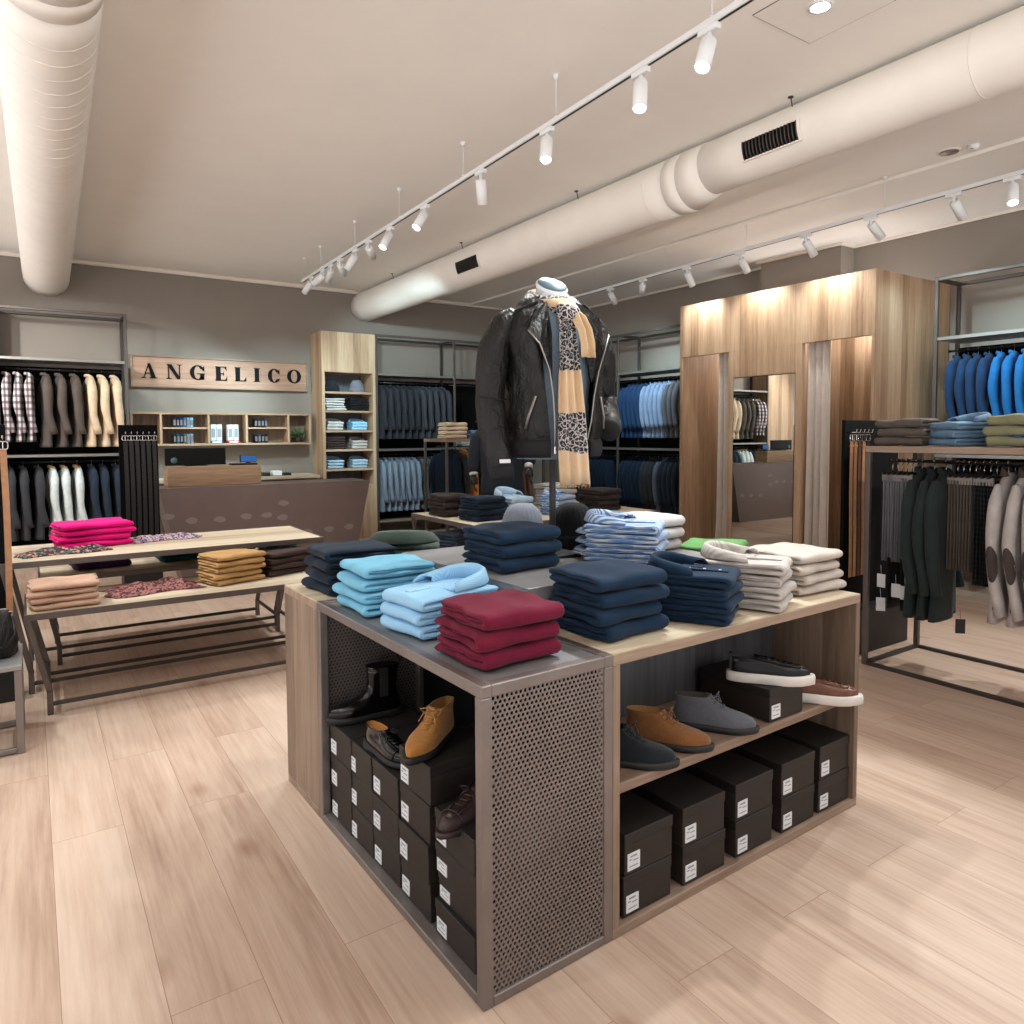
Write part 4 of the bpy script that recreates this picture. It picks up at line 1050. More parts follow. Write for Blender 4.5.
def at(u, v): p = UW(u, v); return p.x, p.y
NY, NX = UA, UA - PI / 2          # roll towards the front (-v) or towards the left side (-u)
T0, P0 = UT + .001, PT + .001
x, y = at(.20, 1.36); pile(x, y, T0, NX, 4, .29, .30, .044, FB['navyd'], 'dark navy sweater', 'at the left rear corner of the block')
x, y = at(.17, .965); pile(x, y, T0, NX - .06, 4, .28, .28, .042, FB['sky'], 'sky blue sweater', 'on the left side of the metal cabinet', lean=(.004, .001))
x, y = at(.225, .58); shirt_pile(x, y, T0, UA - PI / 2 + .12, 3, FB['ltblueshirt'], 'light blue shirt', 'lying between the sky blue and burgundy sweaters', 1.0, 1.12, .045)
x, y = at(.20, .205); pile(x, y, T0, NY, 3, .29, .26, .052, FB['burg'], 'burgundy sweater', 'at the nearest corner of the block')
x, y = at(.635, .745); pile(x, y, P0, NY + .03, 3, .29, .27, .050, FB['navy'], 'navy sweater', 'on the plinth before the bust')
x, y = at(.655, .215); pile(x, y, T0, NY, 4, .30, .27, .050, FB['navy'], 'deep navy sweater', 'beside the burgundy ones')
x, y = at(1.02, .18); shirt_pile(x, y, T0, UA + .50, 4, FB['navy'], 'navy polo shirt', 'beside the deep navy sweaters', 1.02, 1.0, .040)
x, y = at(1.09, .60); shirt_pile(x, y, P0, UA + .62, 4, FB['stripe'], 'blue and white striped shirt', 'on the plinth right of the bust', 1.02, 1.02, .036)
x, y = at(1.335, .735); pile(x, y, P0, NY + .08, 3, .30, .27, .048, FB['white'], 'off-white sweater', 'on the plinth behind the striped shirts')
x, y = at(1.335, .19); shirt_pile(x, y, T0, UA + .42, 4, FB['greige'], 'pale beige striped shirt', 'between navy polos and cream sweaters', 1.0, 1.05, .042)
x, y = at(1.733, .225); pile(x, y, T0, NY, 4, .30, .28, .040, FB['cream'], 'cream sweater', 'at the right end of the block')
x, y = at(1.70, .62); pile(x, y, T0, NY + .5, 3, .27, .26, .048, FB['green'], 'green sweater', 'behind the cream sweaters')
x, y = at(.52, 1.475); shirt_pile(x, y, T0, UA + 2.6, 3, FB['olive'], 'dark green shirt', 'behind the sky blue sweaters', 1.35, .98, .052, M['black'])

# beanies on the plinth
def beanie(x, y, z, r, h, m, label, s=1.0):
    t = thing('beanie', label, 'hat', (x, y, z))
    b = MB(); n = 72; rings = []
    for k in range(13):
        q = k / 12; a = q * PI / 2
        rr = r * (1.0 if q < .25 else math.cos((q - .25) / .75 * PI / 2) ** .62); zz = .002 + h * (q * .9 if q < .25 else .225 + .775 * math.sin((q - .25) / .75 * PI / 2))
        rings.append([(max(.003, rr) * (1 + .035 * math.cos(24 * 2 * PI * j / n)) * math.cos(2 * PI * j / n), max(.003, rr) * (1 + .035 * math.cos(24 * 2 * PI * j / n)) * math.sin(2 * PI * j / n), zz) for j in range(n)])
    b.loft(rings); b.build('crown', m, t)
    b = MB(); rings = []
    for rr, zz in ((r * .97, .001), (r * 1.05, .004), (r * 1.07, .05), (r * 1.03, .062), (r * .98, .06)):
        rings.append([(rr * (1 + .03 * math.cos(24 * 2 * PI * j / n)) * math.cos(2 * PI * j / n), rr * (1 + .03 * math.cos(24 * 2 * PI * j / n)) * math.sin(2 * PI * j / n), zz) for j in range(n)])
    b.loft(rings); b.build('turned_up_brim', m, t)
x, y = at(.94, 1.10); beanie(x, y, P0, .098, .20, fabric('grey_wool', srgb(124, 130, 142), .1), 'ribbed grey knitted beanie on the plinth behind the navy sweaters')
x, y = at(1.13, .97); beanie(x, y, P0, .105, .20, fabric('black_wool', srgb(12, 12, 14), .1), 'ribbed black knitted beanie on the plinth right of the bust pole')

# ------------------------------------------------------------------ shoe boxes
def make_shoebox():
    t = bpy.data.objects.new('shoe_box', None); C.objects.link(t); w, l, h = .205, .33, .122
    MB().box(-w / 2 + .002, -l / 2 + .002, 0, w / 2 - .002, l / 2 - .002, h - .002, .002).build('box_body', M['box'], t)
    b = MB(); b.box(-w / 2, -l / 2, h - .034, w / 2, l / 2, h, .002); b.build('lid', M['lid'], t)
    b = MB(); b.box(-w / 2 + .012, -l / 2 - .0006, .012, -w / 2 + .062, -l / 2 + .003, .062)
    for k, (a, c, zz) in enumerate(((.022, .05, .050), (.018, .03, .042), (.034, .056, .038), (.018, .054, .022))):
        b.box(-w / 2 + a, -l / 2 - .0009, zz, -w / 2 + c, -l / 2 - .0004, zz + (.006 if k == 0 else .0035), mat=1)
    b.build('size_label', [M['paper'], M['ink']], t); return t
SBOX = Proto(make_shoebox)
def sbox(p, rz, label, group, s=(1, 1, 1)):
    o = SBOX.get(); o.location = p; o.rotation_euler = (0, 0, rz + rnd.uniform(-.012, .012)); o.scale = s; tag(o, label, 'shoe box', group); return o
cols = [(1.055, [.125] * 3), (.875, [.124] * 3), (.668, [.124] * 3), (.453, [.124] * 4), (.205, [.105, .085, .09, .105])]
cn = ['far left column', 'second column from the left', 'middle column', 'fourth column from the left', 'column nearest the corner']
for (v, hs), nm in zip(cols, cn):
    z = .031
    for i, h in enumerate(hs):
        p = UW(.03 + .166 + rnd.uniform(-.004, .006) + (.012 if v == .205 and i == 1 else 0), v, z)
        sbox(p, UA - PI / 2, 'dark shoe box in the metal cabinet, %s, %s' % (from_top(i, len(hs)), nm), 'shoe boxes in the metal cabinet', (1.0 if v > .3 else 1.12, 1, h / .122)); z += h + .001
for k, u in enumerate((1.135 - .471 - .063, 1.41 - .471 - .07, 1.675 - .471 - .065, 1.945 - .471 - .06, 2.165 - .471 - .04)):
    u = (.137, .409, .681, .955, 1.2)[k]
    for i in range(2):
        p = UW(.471 + u + .036 + rnd.uniform(-.004, .004), .012 + .168, .034 + i * .134)
        sbox(p, UA, '%s dark shoe box under the shoe shelf, %s pair' % (('lower', 'upper')[i], from_left(k, 5)), 'shoe boxes in the wooden cabinet', (1.06, 1, 1.09))
sbox(UW(1.375, .005 + .172, .482), UA, 'dark shoe box on the shelf carrying the black sneaker', 'shoe boxes in the wooden cabinet', (1.02, 1, 1.0))

# ------------------------------------------------------------------ shoes
def foot_w(x, L):      # half width of the foot along its length, heel at 0
    k = x / L
    pts = [(0, .022), (.05, .029), (.2, .033), (.4, .035), (.6, .044), (.72, .048), (.85, .043), (.95, .029), (1, .014)]
    for (a, b_), (c, d_) in zip(pts[:-1], pts[1:]):
        if k <= c: f = (k - a) / (c - a); f = f * f * (3 - 2 * f); return b_ + (d_ - b_) * f
    return .014
def outline(xb, xf, L, ws, z, n=36, grow=0):
    r = []
    for j in range(n):
        a = 2 * PI * j / n; c = math.copysign(abs(math.cos(a)) ** .85, math.cos(a)); x = xb + (xf - xb) * (.5 + .5 * c)
        r.append((x + grow * math.cos(a), (foot_w(min(L, max(0, x)), L) * ws * abs(math.sin(a)) ** .62 + grow) * math.copysign(1, math.sin(a)) if abs(math.sin(a)) > 1e-6 else 0, z))
    return r
def shoe(label, p, rz, style, up, sole, lace, lining, group='shoes on display', toecap=False, L=.295):
    t = thing({'chukka': 'suede_ankle_boot', 'sneaker': 'sneaker', 'oxford': 'lace_up_shoe', 'boot': 'ankle_boot'}[style], label, 'shoe', p, rz, group)
    sh = {'chukka': .022, 'sneaker': .036, 'oxford': .024, 'boot': .026}[style]
    b = MB()
    if style == 'sneaker':
        b.loft([outline(-.004, L + .006, L, 1.0, z, grow=g) for z, g in ((0, .002), (.004, .008), (.03, .009), (sh + .002, .007), (sh + .002, .0))])
    else:
        b.loft([outline(0, L + .002, L, 1.0, z, grow=g) for z, g in ((.006 if style == 'oxford' else 0, .002), (.010, .006), (sh, .006), (sh + .001, .0))])
        if style in ('oxford', 'boot'): b.loft([outline(0, .085, L, .95, z, grow=.004) for z in (0, .012)])
    b.build('sole', sole, t)
    top = {'chukka': .118, 'sneaker': .092, 'oxford': .088, 'boot': .21}[style]
    prof = {  # (height share, heel x, toe x, width share)
        'chukka': [(0, .004, .290, .98), (.14, .001, .291, 1.02), (.26, .001, .283, 1.0), (.36, .003, .262, .95), (.46, .006, .222, .90), (.57, .009, .186, .88), (.7, .011, .160, .88), (.84, .010, .146, .90), (.95, .008, .138, .93), (1, .006, .132, .95)],
        'sneaker': [(0, .002, .292, .99), (.2, 0, .293, 1.03), (.36, 0, .284, 1.0), (.48, .002, .258, .95), (.6, .005, .218, .88), (.74, .008, .180, .82), (.87, .008, .148, .80), (.95, .006, .118, .82), (1, .004, .10, .82)],
        'oxford': [(0, .003, .291, .97), (.2, 0, .292, 1.01), (.38, .001, .282, .97), (.5, .003, .252, .90), (.62, .006, .212, .83), (.76, .009, .178, .78), (.9, .009, .150, .77), (1, .007, .128, .78)],
        'boot': [(0, .003, .291, .98), (.08, 0, .292, 1.02), (.16, .002, .282, .98), (.22, .004, .250, .92), (.28, .008, .206, .88), (.36, .014, .166, .88), (.48, .018, .142, .92), (.65, .016, .136, .98), (.85, .012, .138, 1.02), (1, .010, .140, 1.04)]}[style]
    H = top - sh; rings = [outline(a * L / .295, c * L / .295, L, w, sh + k * H) for k, a, c, w in prof]
    k, a, c, w = prof[-1]
    # lip turns inward and down: the opening
    lip = [outline(a + .004, c - .004, L, w * .9, top + .001), ]
    b = MB(); b.loft(rings + lip, False)
    b.build('upper', up, t)
    b = MB(); b.loft([outline(a + .003, c - .003, L, w * .92, top + .0005), outline(a + .006, c - .006, L, w * .84, top - .02), outline(a + .012, c - .012 + .01, L, w * .78, top - .05)], False)
    o = outline(a + .012, c - .002, L, w * .78, top - .05); b.add(o, [tuple(range(len(o)))]); b.build('lining', lining, t, fix=False)
    def vamp(zk):      # front line of the upper at a height share
        for (k0, _, c0, w0), (k1, _, c1, w1) in zip(prof[:-1], prof[1:]):
            if k0 <= zk <= k1:
                f = (zk - k0) / (k1 - k0); return (c0 + (c1 - c0) * f) * L / .295, sh + zk * H, w0 + (w1 - w0) * f
    if style != 'boot':
        rows = {'chukka': (.62, .76, .90), 'sneaker': (.50, .58, .66, .74, .82, .90), 'oxford': (.55, .64, .73, .82, .92)}[style]
        b = MB(); pts = []
        for k_ in [rows[0] - .08 + i * (1.05 - rows[0] + .08) / 8 for i in range(9)]:
            x, z, w_ = vamp(min(1, k_)); extra = max(0, k_ - 1) * H; hw = .017
            pts.append([(x - .010, -hw, z + extra), (x + .003, -hw * .6, z + .002 + extra), (x + .005, hw * 0, z + .004 + extra), (x + .003, hw * .6, z + .002 + extra), (x - .010, hw, z + extra)])
        b.loft(pts, False, closed=False); o = b.build('tongue', up, t, fix=False); m_ = o.modifiers.new('thickness', 'SOLIDIFY'); m_.thickness = .003
        for i, k_ in enumerate(rows):
            x, z, w_ = vamp(k_); hw = .019 + .002 * i
            b = MB(); b.tube([(x - .012, -hw, z + .002), (x + .003, -hw * .55, z + .006), (x + .0065, 0, z + .008), (x + .003, hw * .55, z + .006), (x - .012, hw, z + .002)], .0022, 6); b.build('lace', lace, t)
        if style in ('chukka', 'oxford'):
            x, z, w_ = vamp(rows[-1])
            for sy in (-1, 1):
                b = MB(); b.tube([(x + .007, 0, z + .009), (x + .02, sy * .012, z + .022), (x + .022, sy * .03, z + .018), (x + .016, sy * .022, z + .006), (x + .008, sy * .002, z + .008)], .0018, 6); b.build('lace_loop', lace, t)
                b = MB(); b.tube([(x + .007, 0, z + .008), (x + .022, sy * .02, z + .002), (x + .03, sy * .032, z - .022)], .0018, 6); b.build('lace_end', lace, t)
        # facing seam / quarter edge
        b = MB()
        for sy in (-1, 1):
            pp = []
            for i in range(8):
                k_ = rows[0] - .06 + (.98 - rows[0] + .06) * i / 7; x, z, w_ = vamp(min(1, k_)); pp.append((x - .016, sy * (.021 + .001 * i), z + .0035))
            b.tube(pp, .0022, 5)
        b.build('facing_edge', up, t)
    else:
        for sy in (-1, 1):
            b = MB(); b.box(.06, sy * .0355, .09, .095, sy * .0395, top - .004, .002); b.build('elastic_gusset', M['rib'], t)
        b = MB(); b.tube([(.012, 0, top - .03), (.002, 0, top + .008), (.008, 0, top + .03), (.016, 0, top + .008), (.018, 0, top - .02)], .004, 6); b.build('pull_tab', up, t)
    if style == 'sneaker':
        b = MB(); b.loft([[(x_, y_, z_) for x_, y_ in ((-.002, -.012), (.008, -.013), (.008, .013), (-.002, .012))] for z_ in (sh + .01, top + .002, top + .014)], smooth=False); b.build('heel_tab', up, t)
    if toecap:
        b = MB(); rr = []
        for i in range(9):
            a_ = -PI / 2 + PI * i / 8; rr.append((L * .80 + .004 * math.cos(a_), math.sin(a_) * .0445, sh + .006 + .036 * math.cos(a_) ** .8 if math.cos(a_) > 0 else sh + .006))
        b.tube(rr, .0022, 6); b.build('toe_seam', up, t)
    return t
def shoe_at(toe, heel, z, *a, **k):
    """toe and heel in block coordinates"""
    tw, hw = UW(*toe), UW(*heel); d = tw - hw; rz = math.atan2(d.y, d.x); d.normalize()
    L = k.get('L', .295); p = (tw + hw) / 2 - d * L / 2; p.z = z
    return shoe(a[0], p, rz, *a[1:], **k)
S1 = .4815
shoe_at((.735, -.02), (.525, .19), S1, 'navy suede ankle boot, leftmost on the wooden shelf', 'chukka', SH['navys'], M['soleblack'], SH['navys'], FB['navyd'])
shoe_at((.918, -.01), (.735, .225), S1, 'brown suede ankle boot between the navy and grey ones on the shelf', 'chukka', SH['browns'], M['soleblack'], SH['browns'], FB['tan'])
shoe_at((1.165, -.01), (.975, .22), S1, 'grey suede ankle boot next to the shoe box on the shelf', 'chukka', SH['greys'], M['soleblack'], SH['greys'], FB['browntr'])
shoe_at((1.452, -.035), (1.25, .18), S1 + .123, 'black leather sneaker with a white sole standing on the shelf box', 'sneaker', SH['blkm'], M['solewhite'], M['black'], FB['midgrey'])
shoe_at((1.72, -.075), (1.525, .145), S1, 'brown woven leather sneaker with a white sole at the shelf right end', 'sneaker', SH['brn'], M['solewhite'], SH['brn'], FB['tan'])
shoe_at((.035, 1.13), (.28, 1.09), .4085, 'black polished chelsea boot, farthest left on the stacked boxes', 'boot', SH['blk'], M['soleblack'], SH['blk'], FB['black'])
shoe_at((.10, .60), (.07, .88), .4055, 'black polished lace-up shoe with a tan lining on the middle boxes', 'oxford', SH['blk'], M['soleblack'], SH['blk'], FB['camel'], toecap=True)
shoe_at((.0, .405), (.22, .545), .5325, 'tan suede ankle boot with loose laces on the tallest boxes', 'chukka', SH['tans'], M['soleblack'], FB['tan'], FB['tan'])
shoe_at((.0, .20), (.24, .28), .3905, 'dark brown leather brogue on the boxes nearest the corner', 'oxford', SH['dbr'], SH['dbr'], SH['dbr'], FB['dkbrown'], toecap=True)

# ------------------------------------------------------------------ stacks on tables, towers and racks
XN = 0.0
pile(.135, 4.86, .576, .03, 4, .33, .26, .034, FB['beige'], 'beige folded trousers', 'at the left end of the front low table', 'folded_trousers', 'trousers')
pile(1.10, 5.02, .576, .28, 5, .34, .27, .036, FB['tan'], 'tan folded trousers', 'in the middle of the front low table', 'folded_trousers', 'trousers')
pile(1.47, 5.14, .576, .34, 4, .34, .26, .038, FB['brown'], 'dark brown folded trousers', 'at the right end of the front low table', 'folded_trousers', 'trousers')
pile(.34, 5.70, .801, .16, 4, .44, .30, .038, FB['pink'], 'bright pink sweater', 'on the tall trestle table')
pile(.40, 6.0, .601, .05, 1, .34, .28, .05, FB['purple'], 'dark purple sweater', 'at the left of the rear low table')
pile(.95, 6.0, .601, .05, 3, .32, .28, .04, FB['teal'], 'dark teal sweater', 'on the rear low table, between the purple stacks')
pile(1.33, 5.95, .601, .0, 3, .26, .26, .04, FB['purple'], 'deep purple sweater', 'on the rear low table, right of the dark teal')
pile(1.68, 6.0, .601, .05, 4, .22, .28, .036, FB['teal'], 'deep teal sweater', 'at the right of the rear low table')
def crumple(x, y, z, rz, w, d, h, m, label, seed):
    q = random.Random(seed); ph = [q.uniform(0, 6.28) for _ in range(8)]; b = MB(); nx, ny = 26, 16; vs = []
    for j in range(ny + 1):
        for i in range(nx + 1):
            u, v = i / nx, j / ny
            ex = min(u, 1 - u) * 5; ey = min(v, 1 - v) * 4; e = min(1, ex) * min(1, ey)
            zz = .003 + h * e ** .6 * (.62 + .25 * math.sin(13 * u + 5 * v + ph[0]) + .22 * math.sin(17 * v - 7 * u + ph[1]) + .14 * math.sin(29 * u + 19 * v + ph[2]))
            vs.append(((u - .5) * w + .02 * math.sin(9 * v + ph[3]), (v - .5) * d + .02 * math.sin(8 * u + ph[4]), max(.002, zz)))
    n = len(vs); fs = [(j * (nx + 1) + i, j * (nx + 1) + i + 1, (j + 1) * (nx + 1) + i + 1, (j + 1) * (nx + 1) + i) for j in range(ny) for i in range(nx)]
    bot = [(a, c, .0005) for a, c, _ in vs]; fb = [tuple(k + n for k in f[::-1]) for f in fs]
    edge = [i for i in range(nx + 1)] + [j * (nx + 1) + nx for j in range(1, ny + 1)] + [ny * (nx + 1) + i for i in range(nx - 1, -1, -1)] + [j * (nx + 1) for j in range(ny - 1, 0, -1)]
    sd = [(edge[k], edge[k] + n, edge[(k + 1) % len(edge)] + n, edge[(k + 1) % len(edge)]) for k in range(len(edge))]
    b.add(vs + bot, fs + fb + sd, 0, True); o = b.build('printed_scarf', m); o.location = (x, y, z); o.rotation_euler = (0, 0, rz); tag(o, label, 'scarf'); return o
crumple(.62, 5.03, .5765, .1, .52, .30, .045, FB['redprint'], 'crumpled red printed scarf on the front low table', 1)
crumple(.16, 5.44, .8015, .12, .50, .24, .03, FB['darkprint'], 'crumpled dark printed scarf at the front of the tall trestle table', 2)
crumple(.80, 5.72, .8015, .1, .46, .22, .03, FB['mauveprint'], 'crumpled mauve printed scarf right of the pink sweaters', 3)
# table behind the block
pile(3.00, 5.42, .851, .10, 3, .30, .26, .060, FB['dkbrown'], 'dark brown sweater', 'at the left of the table behind the block')
pile(3.06, 4.99, .851, .10, 4, .30, .26, .046, FB['navyd'], 'navy blue sweater', 'in the middle of the table behind the block')
shirt_pile(3.41, 5.12, .851, .1, 3, FB['ltshirt'], 'pale blue denim shirt', 'behind the grey beanie', h=.055)
pile(4.30, 5.64, .851, .1, 4, .34, .26, .05, FB['white'], 'white sweater', 'on the table behind the black beanie')
shirt_pile(3.80, 4.98, .851, .2, 4, FB['stripe'], 'blue patterned shirt', 'on the table behind the bust pole', .9, .75, .040)
pile(4.31, 5.0, .851, .16, 4, .30, .27, .047, FB['dkbrown'], 'black-brown sweater', 'at the right of the table behind the block')
pile(2.98, 5.28, .571, .3, 3, .36, .28, .05, FB['denim'], 'dark denim jacket', 'on the low table behind the block', 'folded_jacket', 'jacket')
# tower shelves, each shelf left and right
def tw(i, xs, m, n, what, where, shirt=False, h=.034):
    z = TZ[i]
    if shirt: shirt_pile(xs, 10.33, z + .001, 0, n, m, what, where, .98, .9, h)
    else: pile(xs, 10.31, z + .001, 0, n, .29, .28, h, m, what, where)
TL, TR = 3.73, 4.10
tw(1, TL, FB['white'], 5, 'white sweater', 'on the second tower shelf, left half'); tw(1, TR, FB['black'], 5, 'black sweater', 'on the second tower shelf, right half')
tw(2, TL, FB['white'], 3, 'white shirt', 'on the third tower shelf', True, .040); tw(2, TR, FB['ltblueshirt'], 3, 'blue shirt', 'on the third tower shelf', True, .040)
tw(3, TL, FB['brown'], 5, 'brown sweater', 'on the fourth tower shelf'); tw(3, TR, FB['greige'], 3, 'pale blue shirt', 'on the fourth tower shelf', True, .040)
tw(4, TL, FB['ltshirt'], 3, 'light blue shirt', 'on the fifth tower shelf, left half', True, .040); tw(4, TR, FB['ltshirt'], 3, 'light blue shirt', 'on the fifth tower shelf, right half', True, .040)
beanie(4.11, 10.32, TZ[0] + .001, .10, .19, fabric('light_grey_wool', srgb(118, 118, 128), .1), 'light grey beanie at the right of the top tower shelf')
beanie(3.73, 10.32, TZ[0] + .001, .10, .17, fabric('dark_wool', srgb(30, 34, 40), .1), 'dark beanie at the left of the top tower shelf')
# top board of the right rack
RZ2 = -PI / 2
pile(4.82, 2.50, 1.460, RZ2 + .10, 3, .30, .27, .056, FB['warmgrey'], 'grey-brown sweater', 'on the right freestanding rack')
shirt_pile(4.86, 2.17, 1.460, RZ2 - .5, 3, FB['bluegrey'], 'steel blue shirt', 'on the right freestanding rack', 1.05, .95, .048, M['black'])
pile(5.16, 2.24, 1.460, RZ2 + .1, 2, .26, .20, .07, FB['white'], 'white sweater', 'behind the steel blue shirts')
pile(4.80, 1.82, 1.460, RZ2 + .06, 3, .32, .27, .060, FB['oliveg'], 'olive sweater', 'on the right freestanding rack')
# far rack top
pile(4.60, 8.26, 1.491, 0, 4, .30, .26, .05, FB['sand'], 'cream knitted sweater', 'on the far freestanding rack')
pile(4.95, 8.26, 1.491, 0, 2, .28, .26, .05, FB['bluegrey'], 'blue sweater', 'on the far freestanding rack')
pile(5.98, 10.30, 1.331, 0, 5, .30, .28, .05, FB['white'], 'white knitted sweater', 'in the second bay beside the dark suits')

# ------------------------------------------------------------------ hanging clothes
def make_hanger():
    o = bpy.data.objects.new('clothes_hanger', None); C.objects.link(o); o.empty_display_size = .05
    b = MB(); pts = [(0, 0, .004), (0, 0, .05)] + [(.0, .016 * math.sin(a) * 1.0, .078 + .018 * -math.cos(a)) for a in [-.3 + .35 * k for k in range(12)]]
    pts = [(0, 0, 0), (0, 0, .052), (0, .012, .062), (0, .016, .076), (0, .010, .089), (0, -.002, .093), (0, -.013, .088), (0, -.016, .078)]
    b.tube(pts, .0028, 6); b.build('hook', M['chrome'], o)
    b = MB(); b.tube([(0, -.19, -.075), (0, -.12, -.035), (0, -.05, -.008), (0, 0, 0), (0, .05, -.008), (0, .12, -.035), (0, .19, -.075)], [.014, .012, .010, .009, .010, .012, .014], 8); b.build('shoulder_bar', M['black'], o)
    return o
HANG = Proto(make_hanger)
def jacket_mb(seed, L=.80, hw=.205, th=.036, sl=.60, bend=.02, stand=False):
    q = random.Random(seed); ph = [q.uniform(0, 6.28) for _ in range(6)]; n = 28
    lev = [(.012, .050, .020), (.004, .062, .026), (-.018, .105, .030), (-.045, .160, .034), (-.075, hw - .012, .036), (-.12, hw, .036), (-.2, hw - .006, .036), (-.34, hw - .02, .035), (-.5, hw - .022, .035), (-.66, hw - .008, .038), (-L + .03, hw, .041), (-L, hw + .002, .042)]
    body = MB(); rings = []
    for z, a, c in lev:
        c = c * th / .036; ring = []
        for j in range(n):
            t = 2 * PI * j / n; k = max(0, min(1, -z / L))
            fold = 1 + .22 * k * math.sin(4 * t + ph[0] + 2 * k) + .10 * k * math.sin(7 * t + ph[1])
            y = a * math.copysign(abs(math.sin(t)) ** .8, math.sin(t)); x = c * math.copysign(abs(math.cos(t)) ** .7, math.cos(t)) * fold
            ring.append((x + bend * .6 * math.sin(k * 2.2 + ph[2] * .3) - bend * .3, y, z))
        rings.append(ring)
    body.loft(rings)
    sleeves = []
    for s_ in (-1, 1):
        m = MB(); pts = []; rr = []
        for i in range(10):
            k = i / 9; z = -.055 - k * sl
            y = s_ * (hw - .035 + .055 * math.sin(min(1, k * 2.2) * PI / 2) - .012 * k + .010 * math.sin(k * PI))
            x = bend * (1.6 * k * k - .9 * math.sin(k * PI) * .9) + .004 * math.sin(9 * k + ph[3] + s_)
            pts.append((x, y, z)); w = .047 - .014 * k + .003 * math.sin(11 * k + ph[4]); rr.append((w * th / .036 * .92, w * 1.12))
        rr[0] = (rr[0][0] * .62, rr[0][1] * .62); pts.insert(0, (0, s_ * (hw - .055), -.048)); rr.insert(0, (.012, .014))
        m.tube(pts, rr, 14); m.path = (pts, rr); sleeves.append(m)
    col = MB(); rings = []
    for i in range(15):
        a = PI * (1.5 * i / 14 - .25); k = abs(i / 14 - .5) * 2
        cx, cy = .034 * math.sin(a) * -1 + .004, .072 * math.cos(a)
        dx, dy = -math.sin(a), math.cos(a); hgt = (.045 if stand else .034)
        z0 = -.004 - .05 * k ** 3
        rings.append([(cx, cy, z0), (cx + dx * .003, cy + dy * .003, z0 + hgt), (cx + dx * .010, cy + dy * .010, z0 + hgt - .002), (cx + dx * .016, cy + dy * .016, z0 + (.012 if not stand else .004)), (cx + dx * .010, cy + dy * .010, z0)])
    col.loft(rings)
    return body, sleeves, col
def make_jacket(seed, kind):
    def mk():
        kw = dict(suit=dict(), shirt=dict(L=.74, th=.030, hw=.20, sl=.58), knit=dict(L=.72, th=.040, hw=.20, sl=.62, bend=.03, stand=True), coat=dict(L=.95, th=.04, bend=.03))[kind]
        o = bpy.data.objects.new('hanging_jacket', None); C.objects.link(o); o.empty_display_size = .05
        body, sl, col = jacket_mb(seed, **kw); body.build('body', FB['suit'], o)
        for m, s_ in zip(sl, (-1, 1)):
            q = m.build('sleeve', FB['suit'], o)
            if kind == 'suit':
                b = MB()
                for k in range(3): b.lathe([(.001, 0), (.006, .0005), (.006, .003), (.001, .003)], 8, c=(0, 0, 0)) if False else b.box(.026 + .003 * k, s_ * .238 - .005, -.575 - .022 * k, .033 + .003 * k, s_ * .238 + .005, -.565 - .022 * k, .002)
                b.build('cuff_button', M['black'], q)
            if kind == 'knit':
                # oval elbow patch lying on the sleeve's outer side
                vs = [(.040 * math.cos(2 * PI * k / 24), .088 * math.sin(2 * PI * k / 24)) for k in range(24)]; cz = -.42
                bb = MB(); pts, rr = m.path
                def on(x, z):
                    for (p0, r0), (p1, r1) in zip(zip(pts[:-1], rr[:-1]), zip(pts[1:], rr[1:])):
                        if p1[2] <= z <= p0[2]:
                            f = (p0[2] - z) / (p0[2] - p1[2]); cx, cy = p0[0] + (p1[0] - p0[0]) * f, p0[1] + (p1[1] - p0[1]) * f
                            ra, rb = r0[0] + (r1[0] - r0[0]) * f, r0[1] + (r1[1] - r0[1]) * f
                            u = max(-.97, min(.97, x / ra)); return (cx + u * ra, cy + s_ * (rb * math.sqrt(1 - u * u) + .003), z)
                    return (x, s_ * .25, z)
                rings = []
                for g, e in ((1, -.006), (1, 0), (.6, .001), (.2, .0015)):
                    rings.append([tuple(Vector(on(x * g, cz + z * g)) + Vector((0, s_ * e, 0))) for x, z in vs])
                bb.loft(rings); bb.build('elbow_patch', FB['patch'], q)
                b = MB(); b.box(.0, s_ * .225 - .003, -.645, .012, s_ * .225 + .012, -.60, .002); b.build('cuff_tab', M['black'], q)
        col.build('collar', FB['suit'], o)
        return o
    return mk
JK = {}
def jproto(kind, v):
    if (kind, v) not in JK: JK[kind, v] = Proto(make_jacket(v * 13 + 5, kind))
    return JK[kind, v]
def make_trousers(v):
    def mk():
        o = bpy.data.objects.new('hanging_trousers', None); C.objects.link(o); q = random.Random(v); p1 = q.uniform(0, 6)
        for s_ in (-1, 1):
            b = MB(); rings = []
            for i in range(11):
                k = i / 10; z = -.03 - .56 * k; w = .105 - .012 * k; ring = []
                for j in range(18):
                    a = 2 * PI * j / 18
                    ring.append((s_ * .009 + (.010 + .004 * k * math.sin(5 * k + p1)) * math.cos(a) * (1 + .3 * math.sin(3 * a + p1) * k), .0 + w * math.copysign(abs(math.sin(a)) ** .8, math.sin(a)) + .006 * math.sin(4 * k + p1), z))
                rings.append(ring)
            b.loft(rings); b.build('trouser_leg', FB['greytr'], o)
        MB().box(-.014, -.03, -.09, .014, .03, -.03, .003).build('waist_tab', M['black'], o) if False else None
        return o
    return mk
TR_ = [Proto(make_trousers(v)) for v in (1, 2, 3)]
